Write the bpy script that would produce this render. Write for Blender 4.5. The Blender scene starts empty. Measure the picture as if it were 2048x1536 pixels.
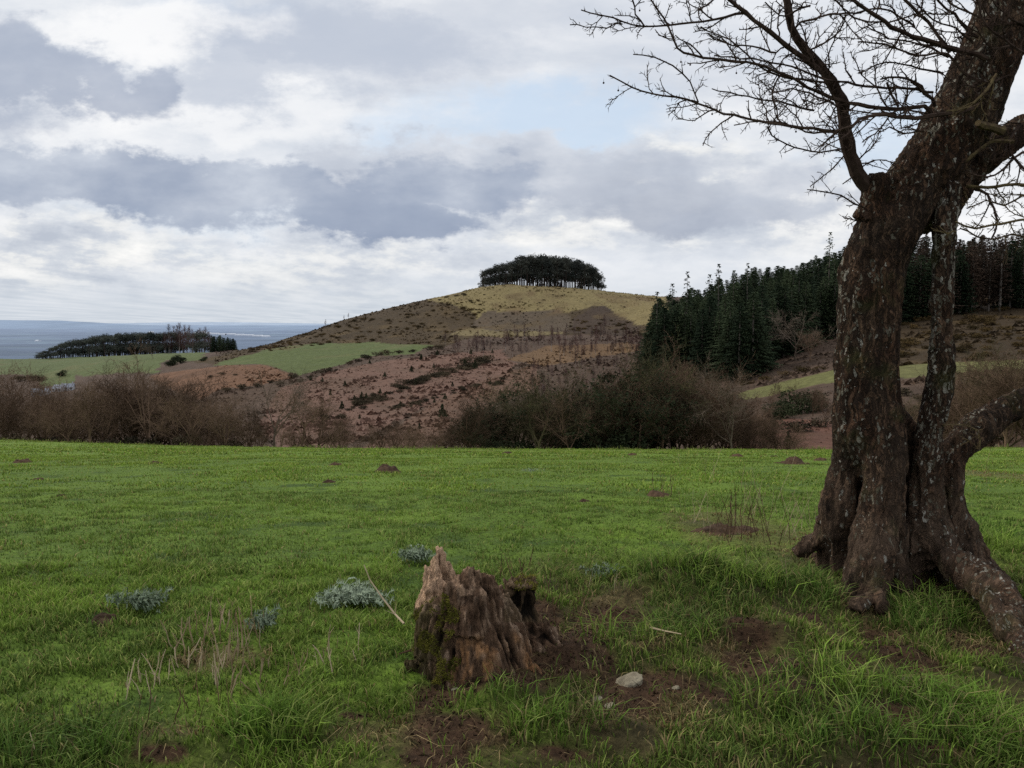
import bpy, math, random
import numpy as np
from mathutils import Vector, Matrix
random.seed(11)
RS = np.random.RandomState(5)
scene = bpy.context.scene
col = scene.collection
PI = math.pi

# ------------------------------------------------------------------ camera
F = 1538.0; CX = 1024.0; CY = 768.0; EYE = 1.6
PITCH = math.atan((CY - 643.0) / F)
cp, sp = math.cos(PITCH), math.sin(PITCH)
cam_d = bpy.data.cameras.new('camera'); cam = bpy.data.objects.new('camera', cam_d); col.objects.link(cam)
cam.location = (0, 0, EYE); cam.rotation_euler = (PI / 2 - PITCH, 0, 0)
cam_d.sensor_width = 36; cam_d.lens = F / 2048 * 36; cam_d.clip_start = .05; cam_d.clip_end = 120000
scene.camera = cam
scene.view_settings.view_transform = 'Standard'; scene.view_settings.look = 'None'
scene.view_settings.exposure = 0; scene.view_settings.gamma = 1

def ray(px, py):
    a = (px - CX) / F; b = (CY - py) / F
    y = cp + b * sp; z = -sp + b * cp
    return a / y, z / y                       # u = x/Y, slope
def W(px, py, Y):                             # measured picture point -> place in the world at forward distance Y
    u, s = ray(px, py); return Vector((u * Y, Y, EYE + s * Y))

# ------------------------------------------------------------------ noise (numpy)
def _h(ix, iy, iz, seed):
    n = (ix * 374761393 + iy * 668265263 + iz * 2147483647 + seed * 974711) & 0xffffffff
    n = ((n ^ (n >> 13)) * 1274126177) & 0xffffffff
    n = ((n ^ (n >> 16)) * 2246822519) & 0xffffffff
    return ((n ^ (n >> 15)) & 0xffffff) / float(0xffffff)
def vnoise(P, seed=0):
    P = np.asarray(P, float); i = np.floor(P).astype(np.int64); f = P - i; f = f * f * f * (f * (f * 6 - 15) + 10)
    r = 0
    for dx in (0, 1):
        wx = f[..., 0] if dx else 1 - f[..., 0]
        for dy in (0, 1):
            wy = f[..., 1] if dy else 1 - f[..., 1]
            for dz in (0, 1):
                wz = f[..., 2] if dz else 1 - f[..., 2]
                r = r + wx * wy * wz * _h(i[..., 0] + dx, i[..., 1] + dy, i[..., 2] + dz, seed)
    return r * 2 - 1
def fbm(P, o=4, seed=0, gain=.5):
    P = np.asarray(P, float); a = 1; s = 0; t = 0
    for k in range(o):
        s = s + a * vnoise(P * (2.03 ** k) + k * 17.3, seed + k); t += a; a *= gain
    return s / t
def n2(x, y, sc, o=3, seed=0):
    x = np.asarray(x, float); y = np.asarray(y, float)
    return fbm(np.stack([x / sc, y / sc, np.zeros_like(x) + .37], -1), o, seed)
def sstep(a, b, x):
    t = np.clip((x - a) / (b - a), 0, 1); return t * t * (3 - 2 * t)

# ------------------------------------------------------------------ terrain
# each layer: points (px, py, Y) or (px, ('z', z), Y)
def flat(Y, zl, zr=None):
    zr = zl if zr is None else zr
    return [(-900, ('z', zl), Y), (1024, ('z', zr), Y), (2900, ('z', zr), Y)]
LAY = [
 flat(.3, 0), flat(2.0, 0), flat(3.6, -.01), flat(4.7, -.06), flat(6.5, -.26, -.28), flat(12, -.95, -1.0),
 flat(25, -2.62, -2.82), flat(38, -4.42, -4.88),
 [(-900, 852, 46), (0, 880, 46), (300, 892, 46), (640, 899, 46), (1300, 901, 46), (1700, 902, 46), (2048, 896, 46), (2900, 885, 46)],
 [(-900, 890, 52), (0, 912, 52), (300, 922, 52), (1024, 930, 52), (2048, 925, 52), (2900, 915, 52)],
 [(-900, 930, 80), (0, 950, 80), (1024, 960, 80), (1500, 940, 70), (2048, 935, 68), (2900, 930, 68)],
 [(-900, 905, 140), (0, 905, 140), (640, 905, 135), (1024, 902, 130), (1480, 902, 90), (2048, 905, 85), (2900, 900, 85)],
 [(-900, 845, 290), (0, 845, 290), (300, 825, 270), (640, 838, 200), (1000, 825, 195), (1300, 830, 180), (1480, 820, 140), (1660, 815, 130), (2048, 800, 125), (2900, 790, 125)],
 [(-900, 785, 480), (0, 785, 480), (150, 780, 470), (300, 745, 390), (450, 728, 355), (700, 724, 340), (900, 706, 345), (1000, 698, 350), (1250, 705, 330), (1480, 775, 190), (1660, 748, 178), (1800, 736, 170), (2048, 718, 165), (2900, 690, 165)],
 [(-900, 745, 650), (0, 745, 650), (300, 722, 500), (450, 712, 450), (520, 700, 440), (700, 686, 450), (900, 662, 460), (1000, 655, 460), (1250, 655, 440), (1480, 705, 260), (1700, 665, 250), (1900, 640, 240), (2048, 628, 240), (2900, 600, 240)],
 [(-900, 722, 830), (0, 719, 820), (100, 717, 815), (300, 709, 790), (400, 706, 740), (470, 706, 640), (500, 700, 590), (560, 681, 590), (640, 656, 590), (700, 635, 590), (800, 613, 595), (900, 589, 600), (960, 574, 600), (1010, 569, 600), (1100, 574, 600), (1210, 581, 600), (1310, 594, 600), (1400, 596, 540), (1500, 583, 470), (1700, 565, 420), (2048, 545, 400), (2900, 500, 400)],
 [(-900, 735, 1000), (0, 733, 980), (400, 720, 900), (500, 712, 720), (700, 650, 700), (1000, 590, 720), (1310, 612, 720), (1500, 600, 580), (1700, 590, 540), (2048, 570, 520), (2900, 540, 520)],
 flat(2200, -150), flat(3600, -199), flat(9000, -199), flat(60000, -199)]
YL = np.unique(np.concatenate([np.geomspace(.6, 8, 330), np.geomspace(8, 60, 190), np.geomspace(60, 900, 330), np.geomspace(900, 60000, 160)]))
US = np.linspace(-1.25, 1.25, 760)
LY = np.zeros((len(LAY), len(US))); LZ = np.zeros_like(LY)
for k, L in enumerate(LAY):
    uu, yy, zz = [], [], []
    for px, py, Y in L:
        if isinstance(py, tuple): u, s = ray(px, 768); z = py[1]
        else: u, s = ray(px, py); z = EYE + s * Y
        uu.append(u); yy.append(Y); zz.append(z)
    LY[k] = np.interp(US, uu, yy); LZ[k] = np.interp(US, uu, zz)
def smooth_u(A, n):
    ker = np.hanning(n + 2)[1:-1]; ker /= ker.sum()
    return np.array([np.convolve(np.pad(r, n // 2, mode='edge'), ker, 'valid')[:len(r)] for r in A])
LY = smooth_u(LY, 9); LZ = smooth_u(LZ, 9)
def pchip(x, y, xi):
    h = np.diff(x); d = np.diff(y) / h; m = np.zeros_like(y)
    for i in range(1, len(x) - 1):
        if d[i - 1] * d[i] > 0:
            w1 = 2 * h[i] + h[i - 1]; w2 = h[i] + 2 * h[i - 1]; m[i] = (w1 + w2) / (w1 / d[i - 1] + w2 / d[i])
    m[0] = d[0]; m[-1] = d[-1]
    k = np.clip(np.searchsorted(x, xi) - 1, 0, len(h) - 1); t = (xi - x[k]) / h[k]
    return ((1 + 2 * t) * (1 - t) ** 2 * y[k] + t * (1 - t) ** 2 * h[k] * m[k] + t * t * (3 - 2 * t) * y[k + 1] + t * t * (t - 1) * h[k] * m[k + 1])
ZT = np.zeros((len(US), len(YL)))
for i in range(len(US)): ZT[i] = pchip(LY[:, i], LZ[:, i], YL)
BUMPS = []                                    # (x, y, height, rx, ry)
def relief(x, y):
    x = np.asarray(x, float); y = np.asarray(y, float)
    near = sstep(14, 5, y)
    r = near * ((.035 + .04 * sstep(-.4, .3, x)) * n2(x, y, .5, 3, 3) + (.015 + .025 * sstep(-.4, .3, x)) * n2(x, y, .17, 2, 4)) + sstep(70, 8, y) * .05 * n2(x, y, 2.6, 3, 7)
    far = sstep(70, 200, y) * sstep(3000, 900, y)
    r = r + far * (1.5 * n2(x, y, 42, 4, 9) + .7 * n2(x, y, 9, 3, 10) * sstep(250, 400, y))
    for bx, by, h, rx, ry in BUMPS:
        r = r + h * np.exp(-(((x - bx) / rx) ** 2 + ((y - by) / ry) ** 2))
    return r
def gz0(x, y):
    x = np.asarray(x, float); y = np.asarray(y, float); u = np.clip(x / np.maximum(y, .6), US[0], US[-1])
    fi = (u - US[0]) / (US[1] - US[0]); i = np.clip(fi.astype(int), 0, len(US) - 2); fi = fi - i
    j = np.clip(np.searchsorted(YL, y) - 1, 0, len(YL) - 2); fj = np.clip((y - YL[j]) / (YL[j + 1] - YL[j]), 0, 1)
    return (ZT[i, j] * (1 - fi) * (1 - fj) + ZT[i + 1, j] * fi * (1 - fj) + ZT[i, j + 1] * (1 - fi) * fj + ZT[i + 1, j + 1] * fi * fj)
def gz(x, y): return gz0(x, y) + relief(x, y)
def hit(px, py, y0=1.5, y1=2500):             # first ground point met along a sight line, searched between y0 and y1
    u, s = ray(px, py); Y = np.geomspace(y0, y1, 900)
    d = EYE + s * Y - gz0(u * Y, Y); k = np.argmax(d < 0)
    if d[k] >= 0: return None
    if k == 0: return (u * y0, y0)
    t = d[k - 1] / (d[k - 1] - d[k]); y = Y[k - 1] + t * (Y[k] - Y[k - 1]); return (u * y, y)
def at(px, Y):                                # ground point in the direction of px at distance Y
    u, s = ray(px, 760); x = u * Y; return Vector((x, Y, float(gz(np.array([x]), np.array([Y]))[0])))
def ell(px, py, rx, ry, y1=60):
    c = hit(px, py, 1.5, y1); a = hit(px, py - ry, 1.5, y1) or c; b = hit(px, py + ry, 1.5, y1) or c
    return (c[0], c[1], rx * c[1] / F, max(.03, (a[1] - b[1]) / 2))
def emask(L, x, y, warp=.35, seed=20, soft=.35):
    m = np.zeros_like(x, float); w = 1 + warp * n2(x, y, .18, 3, seed)
    for cx, cy, rx, ry in L:
        d = np.sqrt(((x - cx) / rx) ** 2 + ((y - cy) / ry) ** 2) * w
        m = np.maximum(m, 1 - sstep(1 - soft, 1 + soft, d))
    return m
for px, py, h, rx, ry in [(1400, 1185, .09, .45, .22), (1650, 1205, .06, .35, .16), (1560, 1400, .05, .35, .2), (1850, 1420, .06, .3, .2), (1350, 1300, .05, .3, .12), (1000, 1400, .04, .2, .1), (1700, 1500, .05, .3, .12), (1215, 1232, .07, .16, .07), (1340, 1190, .06, .35, .3), (960, 1350, .02, .4, .25), (1680, 1190, .06, .35, .3), (1520, 1270, .05, .25, .12),
                          (1800, 1300, .05, .12, .25), (1150, 1290, .05, .22, .2), (330, 1500, .04, .2, .08), (560, 1480, .05, .3, .15), (1980, 1230, .04, .3, .3)]:
    c = hit(px, py, 1.5, 20); BUMPS.append((c[0], c[1], h, rx, ry))
MOLE = [(37, 926, 24), (303, 928, 18), (668, 931, 20), (772, 943, 42), (655, 967, 20), (1014, 908, 20), (1265, 911, 16), (1478, 912, 20), (1552, 912, 12), (1590, 928, 40), (1645, 921, 20),
        (1322, 988, 34), (1170, 1003, 18), (112, 993, 14), (190, 1250, 44), (1462, 1062, 100), (66, 957, 16)]
SOIL = [ell(*e) for e in [(960, 1385, 150, 16), (1070, 1345, 60, 24), (1130, 1340, 50, 30), (1010, 1375, 60, 14), (905, 1395, 90, 28), (890, 1470, 95, 45), (870, 1525, 90, 40), (1150, 1290, 85, 45), (1190, 1335, 60, 26), (1290, 1372, 130, 30), (1245, 1410, 90, 16), (1215, 1232, 75, 22), (1530, 1330, 70, 40), (1500, 1280, 50, 20),
                          (1760, 1260, 45, 30), (1800, 1310, 60, 28), (1840, 1335, 45, 20), (1660, 1160, 40, 18), (330, 1518, 50, 9), (600, 1495, 26, 8), (1780, 1440, 60, 16), (1960, 1300, 40, 20), (1090, 1250, 50, 50),
                          (1870, 1180, 60, 30), (1640, 1130, 22, 14), (1560, 1400, 50, 14), (1130, 1500, 60, 14), (1420, 1395, 60, 16), (1700, 1330, 30, 12), (1480, 1330, 40, 24), (1610, 1250, 40, 12), (1400, 1240, 50, 10), (700, 1440, 40, 10), (1860, 1500, 60, 10), (1900, 1260, 40, 12)]]
DRY0 = [(1060, 1365, 70, 20), (780, 1480, 110, 40), (1330, 1430, 100, 30), (1290, 1300, 60, 14), (1950, 1290, 60, 22), (1450, 1310, 50, 22), (450, 1320, 90, 22), (1180, 1440, 60, 20), (1480, 1060, 130, 40), (1990, 950, 60, 40), (1230, 1205, 60, 14), (1720, 1220, 40, 16), (350, 1480, 80, 16), (960, 1500, 60, 22)]
DRY = [ell(*e) for e in DRY0]
DRY_OLD = [] and [ell(*e) for e in [(780, 1480, 120, 50), (1060, 1365, 90, 30), (1330, 1430, 120, 40), (1290, 1300, 80, 22), (1460, 1240, 120, 28), (1600, 1150, 70, 16), (1950, 1290, 60, 22), (1450, 1310, 90, 40), (350, 1480, 90, 18), (450, 1320, 90, 22),
                         (1180, 1440, 80, 30), (960, 1500, 80, 30), (1720, 1220, 60, 30), (1480, 1060, 130, 40), (1990, 950, 60, 40), (430, 1440, 80, 14), (1230, 1205, 60, 14), (1560, 1330, 120, 60), (1400, 1440, 120, 40), (1850, 1300, 100, 40), (1650, 1270, 80, 30), (1150, 1240, 80, 30), (2000, 1180, 60, 40), (1180, 1350, 100, 40)]]
LUSH = [ell(*e) for e in [(1340, 1150, 120, 45), (1420, 1185, 80, 40), (1010, 1425, 90, 18), (1620, 1400, 150, 60), (540, 1480, 100, 40), (1900, 1430, 160, 70), (1330, 1270, 140, 26), (1150, 1460, 110, 30), (120, 1500, 150, 50), (1960, 1060, 110, 70), (1720, 1480, 170, 50), (1580, 1200, 90, 30), (1860, 1240, 80, 26)]]

# ------------------------------------------------------------------ materials
def C(r, g, b, a=1): return (r, g, b, a)
def newmat(name):
    m = bpy.data.materials.new(name); m.use_nodes = True; nt = m.node_tree; nt.nodes.clear()
    out = nt.nodes.new('ShaderNodeOutputMaterial'); return m, nt, out
def N(nt, typ, **kw):
    n = nt.nodes.new(typ)
    for k, v in kw.items():
        if k in n.inputs.keys() and not hasattr(n, k): n.inputs[k].default_value = v
        else: setattr(n, k, v)
    return n
def inp(n, k, v): n.inputs[k].default_value = v; return n
def mathn(nt, op, a, b=None, c=None, clamp=False):
    n = nt.nodes.new('ShaderNodeMath'); n.operation = op; n.use_clamp = clamp
    for i, v in enumerate((a, b, c)):
        if v is None: continue
        if isinstance(v, (int, float)): n.inputs[i].default_value = v
        else: nt.links.new(v, n.inputs[i])
    return n.outputs[0]
def mixc(nt, f, a, b, blend='MIX'):
    n = nt.nodes.new('ShaderNodeMix'); n.data_type = 'RGBA'; n.blend_type = blend; n.clamp_factor = True
    for i, v in ((0, f), (6, a), (7, b)):
        if isinstance(v, (int, float)): n.inputs[i].default_value = v
        elif isinstance(v, tuple): n.inputs[i].default_value = v
        else: nt.links.new(v, n.inputs[i])
    return n.outputs[2]
def noise(nt, vec, scale, detail=3, rough=.5, dist=0):
    n = nt.nodes.new('ShaderNodeTexNoise'); n.inputs['Scale'].default_value = scale; n.inputs['Detail'].default_value = detail
    n.inputs['Roughness'].default_value = rough; n.inputs['Distortion'].default_value = dist
    if vec is not None: nt.links.new(vec, n.inputs['Vector'])
    return n.outputs['Fac']
def mapping(nt, vec, scale=(1, 1, 1), loc=(0, 0, 0)):
    n = nt.nodes.new('ShaderNodeMapping'); n.inputs['Scale'].default_value = scale; n.inputs['Location'].default_value = loc
    nt.links.new(vec, n.inputs['Vector']); return n.outputs[0]
def ramp(nt, f, stops, interp='LINEAR'):
    n = nt.nodes.new('ShaderNodeValToRGB'); cr = n.color_ramp; cr.interpolation = interp
    while len(cr.elements) < len(stops): cr.elements.new(.5)
    for e, (p, c) in zip(cr.elements, stops):
        e.position = p; e.color = c if len(c) == 4 else (*c, 1)
    nt.links.new(f, n.inputs[0]); return n.outputs[0]
def objcoord(nt, kind='Object'): return nt.nodes.new('ShaderNodeTexCoord').outputs[kind]
def attr_mat(name, var=(.7, 1.3), scale=8, bump=.4, bscale=30, rough=.95, transl=0, bdist=.02, world=False, stretch=(1, 1, 1)):
    m, nt, out = newmat(name); at_ = nt.nodes.new('ShaderNodeAttribute'); at_.attribute_name = 'col'
    v = nt.nodes.new('ShaderNodeNewGeometry').outputs['Position'] if world else objcoord(nt)
    v = mapping(nt, v, stretch)
    f = noise(nt, v, scale, 5, .6)
    k = nt.nodes.new('ShaderNodeMapRange'); k.inputs[1].default_value = .3; k.inputs[2].default_value = .7; k.inputs[3].default_value = var[0]; k.inputs[4].default_value = var[1]
    nt.links.new(f, k.inputs[0])
    vm = nt.nodes.new('ShaderNodeVectorMath'); vm.operation = 'SCALE'; nt.links.new(at_.outputs['Color'], vm.inputs[0]); nt.links.new(k.outputs[0], vm.inputs['Scale'])
    b = nt.nodes.new('ShaderNodeBsdfPrincipled'); b.inputs['Roughness'].default_value = rough; b.inputs['Specular IOR Level'].default_value = .15
    nt.links.new(vm.outputs[0], b.inputs['Base Color'])
    if bump:
        bn = nt.nodes.new('ShaderNodeBump'); bn.inputs['Strength'].default_value = bump; bn.inputs['Distance'].default_value = bdist
        nt.links.new(noise(nt, v, bscale, 4, .65), bn.inputs['Height']); nt.links.new(bn.outputs[0], b.inputs['Normal'])
    if transl:
        t = nt.nodes.new('ShaderNodeBsdfTranslucent'); nt.links.new(vm.outputs[0], t.inputs[0]); mx = nt.nodes.new('ShaderNodeMixShader'); mx.inputs[0].default_value = transl
        nt.links.new(b.outputs[0], mx.inputs[1]); nt.links.new(t.outputs[0], mx.inputs[2]); nt.links.new(mx.outputs[0], out.inputs[0])
    else: nt.links.new(b.outputs[0], out.inputs[0])
    return m
def plant_mat(name, c1, c2, scale=1.2, rand=.35, rough=.9, bump=0):
    m, nt, out = newmat(name); v = objcoord(nt); f = noise(nt, v, scale, 4, .6)
    oi = nt.nodes.new('ShaderNodeObjectInfo'); f2 = mathn(nt, 'ADD', f, mathn(nt, 'MULTIPLY', mathn(nt, 'SUBTRACT', oi.outputs['Random'], .5), rand))
    c = ramp(nt, f2, [(.3, c1), (.7, c2)])
    b = nt.nodes.new('ShaderNodeBsdfPrincipled'); b.inputs['Roughness'].default_value = rough; b.inputs['Specular IOR Level'].default_value = .1
    nt.links.new(c, b.inputs['Base Color'])
    if bump:
        bn = nt.nodes.new('ShaderNodeBump'); bn.inputs['Strength'].default_value = bump; bn.inputs['Distance'].default_value = .01
        nt.links.new(noise(nt, v, scale * 8, 4, .6), bn.inputs['Height']); nt.links.new(bn.outputs[0], b.inputs['Normal'])
    nt.links.new(b.outputs[0], out.inputs[0]); return m

M = {}
M['ground'] = attr_mat('turf_and_soil', (.55, 1.45), 26, .9, 70, bdist=.02, world=True)
M['blade'] = attr_mat('grass_blade', (.8, 1.2), 1.5, 0, world=True, transl=.3, rough=.7)
M['hill'] = attr_mat('moorland', (.72, 1.28), .5, .6, 1.2, bdist=.5, world=True)
M['plain'] = attr_mat('distant_plain', (.85, 1.15), .002, 0, world=True, stretch=(.5, 2, 1))
M['soil'] = plant_mat('mole_soil', C(.024, .014, .008), C(.095, .058, .036), 14, .3, bump=.8)
M['conifer'] = plant_mat('spruce_needles', C(.018, .030, .016), C(.055, .075, .038), .5, .7)
M['conifer_bark'] = plant_mat('spruce_bark', C(.09, .075, .065), C(.17, .15, .13), 3)
M['brown_conifer'] = plant_mat('dead_spruce_twigs', C(.03, .022, .016), C(.075, .05, .036), .5, .3)
M['pine'] = plant_mat('pine_needles', C(.030, .036, .033), C(.066, .070, .058), .4, .5)  # needle colour lightened a little to stand for distance haze
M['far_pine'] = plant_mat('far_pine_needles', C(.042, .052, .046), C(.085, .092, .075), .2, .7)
M['pine_bark'] = plant_mat('pine_bark', C(.03, .022, .019), C(.06, .045, .04), 2)
M['twig'] = plant_mat('bare_twigs', C(.060, .038, .024), C(.175, .115, .078), .7, .5)
M['twig_pale'] = plant_mat('pale_twigs', C(.10, .075, .055), C(.2, .155, .12), .7, .4)
M['twig_green'] = plant_mat('mossy_twigs', C(.055, .05, .025), C(.12, .105, .05), .7, .4)
M['birch'] = plant_mat('birch_twigs', C(.06, .034, .032), C(.13, .075, .066), .3, .5)
M['birch_bark'] = plant_mat('birch_bark', C(.2, .17, .15), C(.4, .36, .33), .5)
M['evergreen'] = plant_mat('evergreen_leaves', C(.012, .018, .009), C(.04, .048, .022), 1.1, .3)
M['bush'] = plant_mat('dark_bush', C(.028, .024, .015), C(.085, .065, .04), .6, .5)
M['gorse'] = plant_mat('gorse_bush', C(.038, .027, .011), C(.10, .066, .026), .5, .5)
M['stem'] = plant_mat('dry_stem', C(.22, .16, .09), C(.5, .40, .27), 10, .5)
M['stem_dark'] = plant_mat('dark_dry_stem', C(.06, .035, .022), C(.15, .09, .055), 10, .4)
M['silver'] = plant_mat('silver_leaf', C(.07, .10, .055), C(.30, .36, .26), 30, .2)
M['stone'] = plant_mat('pale_stone', C(.15, .125, .09), C(.36, .32, .23), 18, .3, bump=.8)
M['moss'] = plant_mat('moss', C(.035, .038, .008), C(.19, .175, .03), 16, .2)
M['berry'] = plant_mat('berry', C(.02, .01, .008), C(.05, .02, .015), 10)
M['wall'] = plant_mat('white_wall', C(.38, .39, .42), C(.52, .52, .53), .3)
M['roof'] = plant_mat('slate_roof', C(.22, .24, .28), C(.33, .35, .4), .4)
M['pane'] = plant_mat('dark_pane', C(.04, .05, .06), C(.07, .08, .09), .4)
M['shed'] = plant_mat('pale_shed', C(.62, .66, .74), C(.8, .83, .88), .01)

def bark_mat(name, dark, light, lichen_amt, grey=False):
    m, nt, out = newmat(name); v = objcoord(nt)
    st = mapping(nt, v, (1, 1, .15)); wv = nt.nodes.new('ShaderNodeVectorMath'); wv.operation = 'ADD'
    nn = nt.nodes.new('ShaderNodeTexNoise'); nn.inputs['Scale'].default_value = 9; nn.inputs['Detail'].default_value = 3; nt.links.new(v, nn.inputs['Vector'])
    sc = nt.nodes.new('ShaderNodeVectorMath'); sc.operation = 'SCALE'; sc.inputs['Scale'].default_value = .11; nt.links.new(nn.outputs['Color'], sc.inputs[0])
    nt.links.new(st, wv.inputs[0]); nt.links.new(sc.outputs[0], wv.inputs[1])
    vo = nt.nodes.new('ShaderNodeTexVoronoi'); vo.feature = 'DISTANCE_TO_EDGE'; vo.inputs['Scale'].default_value = 60; nt.links.new(wv.outputs[0], vo.inputs['Vector'])
    crack = ramp(nt, vo.outputs['Distance'], [(0, (0, 0, 0)), (.22, (1, 1, 1))])
    big = noise(nt, mapping(nt, v, (1, 1, .25)), 16, 6, .65, .6)
    fine = noise(nt, v, 110, 3, .6)
    base = ramp(nt, noise(nt, mapping(nt, v, (1, 1, .5)), 7, 6, .7), [(.33, dark), (.7, light)])
    red = noise(nt, v, 3.2, 3, .5)
    base = mixc(nt, ramp(nt, red, [(.45, (0, 0, 0)), (.62, (.6, .6, .6))]), base, C(.085, .040, .022))
    rdg = mathn(nt, 'ABSOLUTE', mathn(nt, 'SUBTRACT', noise(nt, mapping(nt, wv.outputs[0], (1, 1, .7)), 26, 5, .65, .8), .5))
    fis = ramp(nt, rdg, [(.0, (1, 1, 1)), (.09, (0, 0, 0))])
    base = mixc(nt, mathn(nt, 'MULTIPLY', mathn(nt, 'SUBTRACT', 1, crack), .4), base, C(.012, .008, .006))
    base = mixc(nt, mathn(nt, 'MULTIPLY', fis, .85), base, C(.008, .006, .005))
    gp = nt.nodes.new('ShaderNodeNewGeometry').outputs['Position']; sz_ = nt.nodes.new('ShaderNodeSeparateXYZ'); nt.links.new(gp, sz_.inputs[0])
    lowf = nt.nodes.new('ShaderNodeMapRange'); nt.links.new(sz_.outputs[2], lowf.inputs[0]); lowf.inputs[1].default_value = .3; lowf.inputs[2].default_value = 1.0; lowf.inputs[3].default_value = .55; lowf.inputs[4].default_value = 0
    base = mixc(nt, mathn(nt, 'MULTIPLY', lowf.outputs[0], ramp(nt, noise(nt, mapping(nt, v, (1, 1, .4)), 12, 4, .6), [(.35, (0, 0, 0)), (.6, (1, 1, 1))])), base, C(.17, .115, .08))
    # lichen flakes: small voronoi cells chosen by random colour and a patch noise
    v2 = nt.nodes.new('ShaderNodeTexVoronoi'); v2.inputs['Scale'].default_value = 50; v2.inputs['Randomness'].default_value = .9; nt.links.new(mapping(nt, wv.outputs[0], (1, 1, 2.0)), v2.inputs['Vector'])
    sep = nt.nodes.new('ShaderNodeSeparateColor'); nt.links.new(v2.outputs['Color'], sep.inputs[0])
    at_ = nt.nodes.new('ShaderNodeAttribute'); at_.attribute_name = 'lichen'
    patch = mathn(nt, 'ADD', mathn(nt, 'MULTIPLY', at_.outputs['Fac'], .62), mathn(nt, 'MULTIPLY', mathn(nt, 'SUBTRACT', noise(nt, v, 6, 4, .6), .5), 2.0))
    patch = mathn(nt, 'ADD', patch, lichen_amt)
    sel = mathn(nt, 'GREATER_THAN', mathn(nt, 'ADD', sep.outputs[0], patch), 1.0)
    cell = mathn(nt, 'LESS_THAN', v2.outputs['Distance'], mathn(nt, 'ADD', mathn(nt, 'MULTIPLY', sep.outputs[2], .35), .28))
    lf = mathn(nt, 'MULTIPLY', sel, cell)
    lc = ramp(nt, sep.outputs[1], [(0, (.09, .08, .055)), (.5, (.19, .175, .135)), (1, (.40, .38, .33))])
    c = mixc(nt, mathn(nt, 'MULTIPLY', lf, .85), base, lc)
    c = mixc(nt, ramp(nt, noise(nt, v, 4.3, 4, .6), [(.56, (0, 0, 0)), (.72, (.55, .55, .55))]), c, C(.05, .055, .016))
    b = nt.nodes.new('ShaderNodeBsdfPrincipled'); b.inputs['Roughness'].default_value = .93; b.inputs['Specular IOR Level'].default_value = .15
    nt.links.new(c, b.inputs['Base Color'])
    hgt = mathn(nt, 'ADD', mathn(nt, 'SUBTRACT', mathn(nt, 'MULTIPLY', crack, .35), mathn(nt, 'MULTIPLY', fis, .9)), mathn(nt, 'ADD', mathn(nt, 'MULTIPLY', big, 1.3), mathn(nt, 'ADD', mathn(nt, 'MULTIPLY', fine, .25), mathn(nt, 'MULTIPLY', lf, .25))))
    bn = nt.nodes.new('ShaderNodeBump'); bn.inputs['Strength'].default_value = .9; bn.inputs['Distance'].default_value = .012
    nt.links.new(hgt, bn.inputs['Height']); nt.links.new(bn.outputs[0], b.inputs['Normal']); nt.links.new(b.outputs[0], out.inputs[0]); return m
M['bark'] = bark_mat('hawthorn_bark', C(.030, .018, .011), C(.155, .098, .062), .05)
M['bark_twig'] = plant_mat('hawthorn_twig', C(.022, .013, .010), C(.075, .05, .038), 14, .2)
M['bark_lichen_twig'] = plant_mat('lichened_twig', C(.05, .032, .022), C(.15, .115, .055), 40, .2)
M['stump'] = attr_mat('rotten_wood', (.35, 1.6), 16, 1.0, 46, bdist=.03, stretch=(3, 3, .3))

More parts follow.
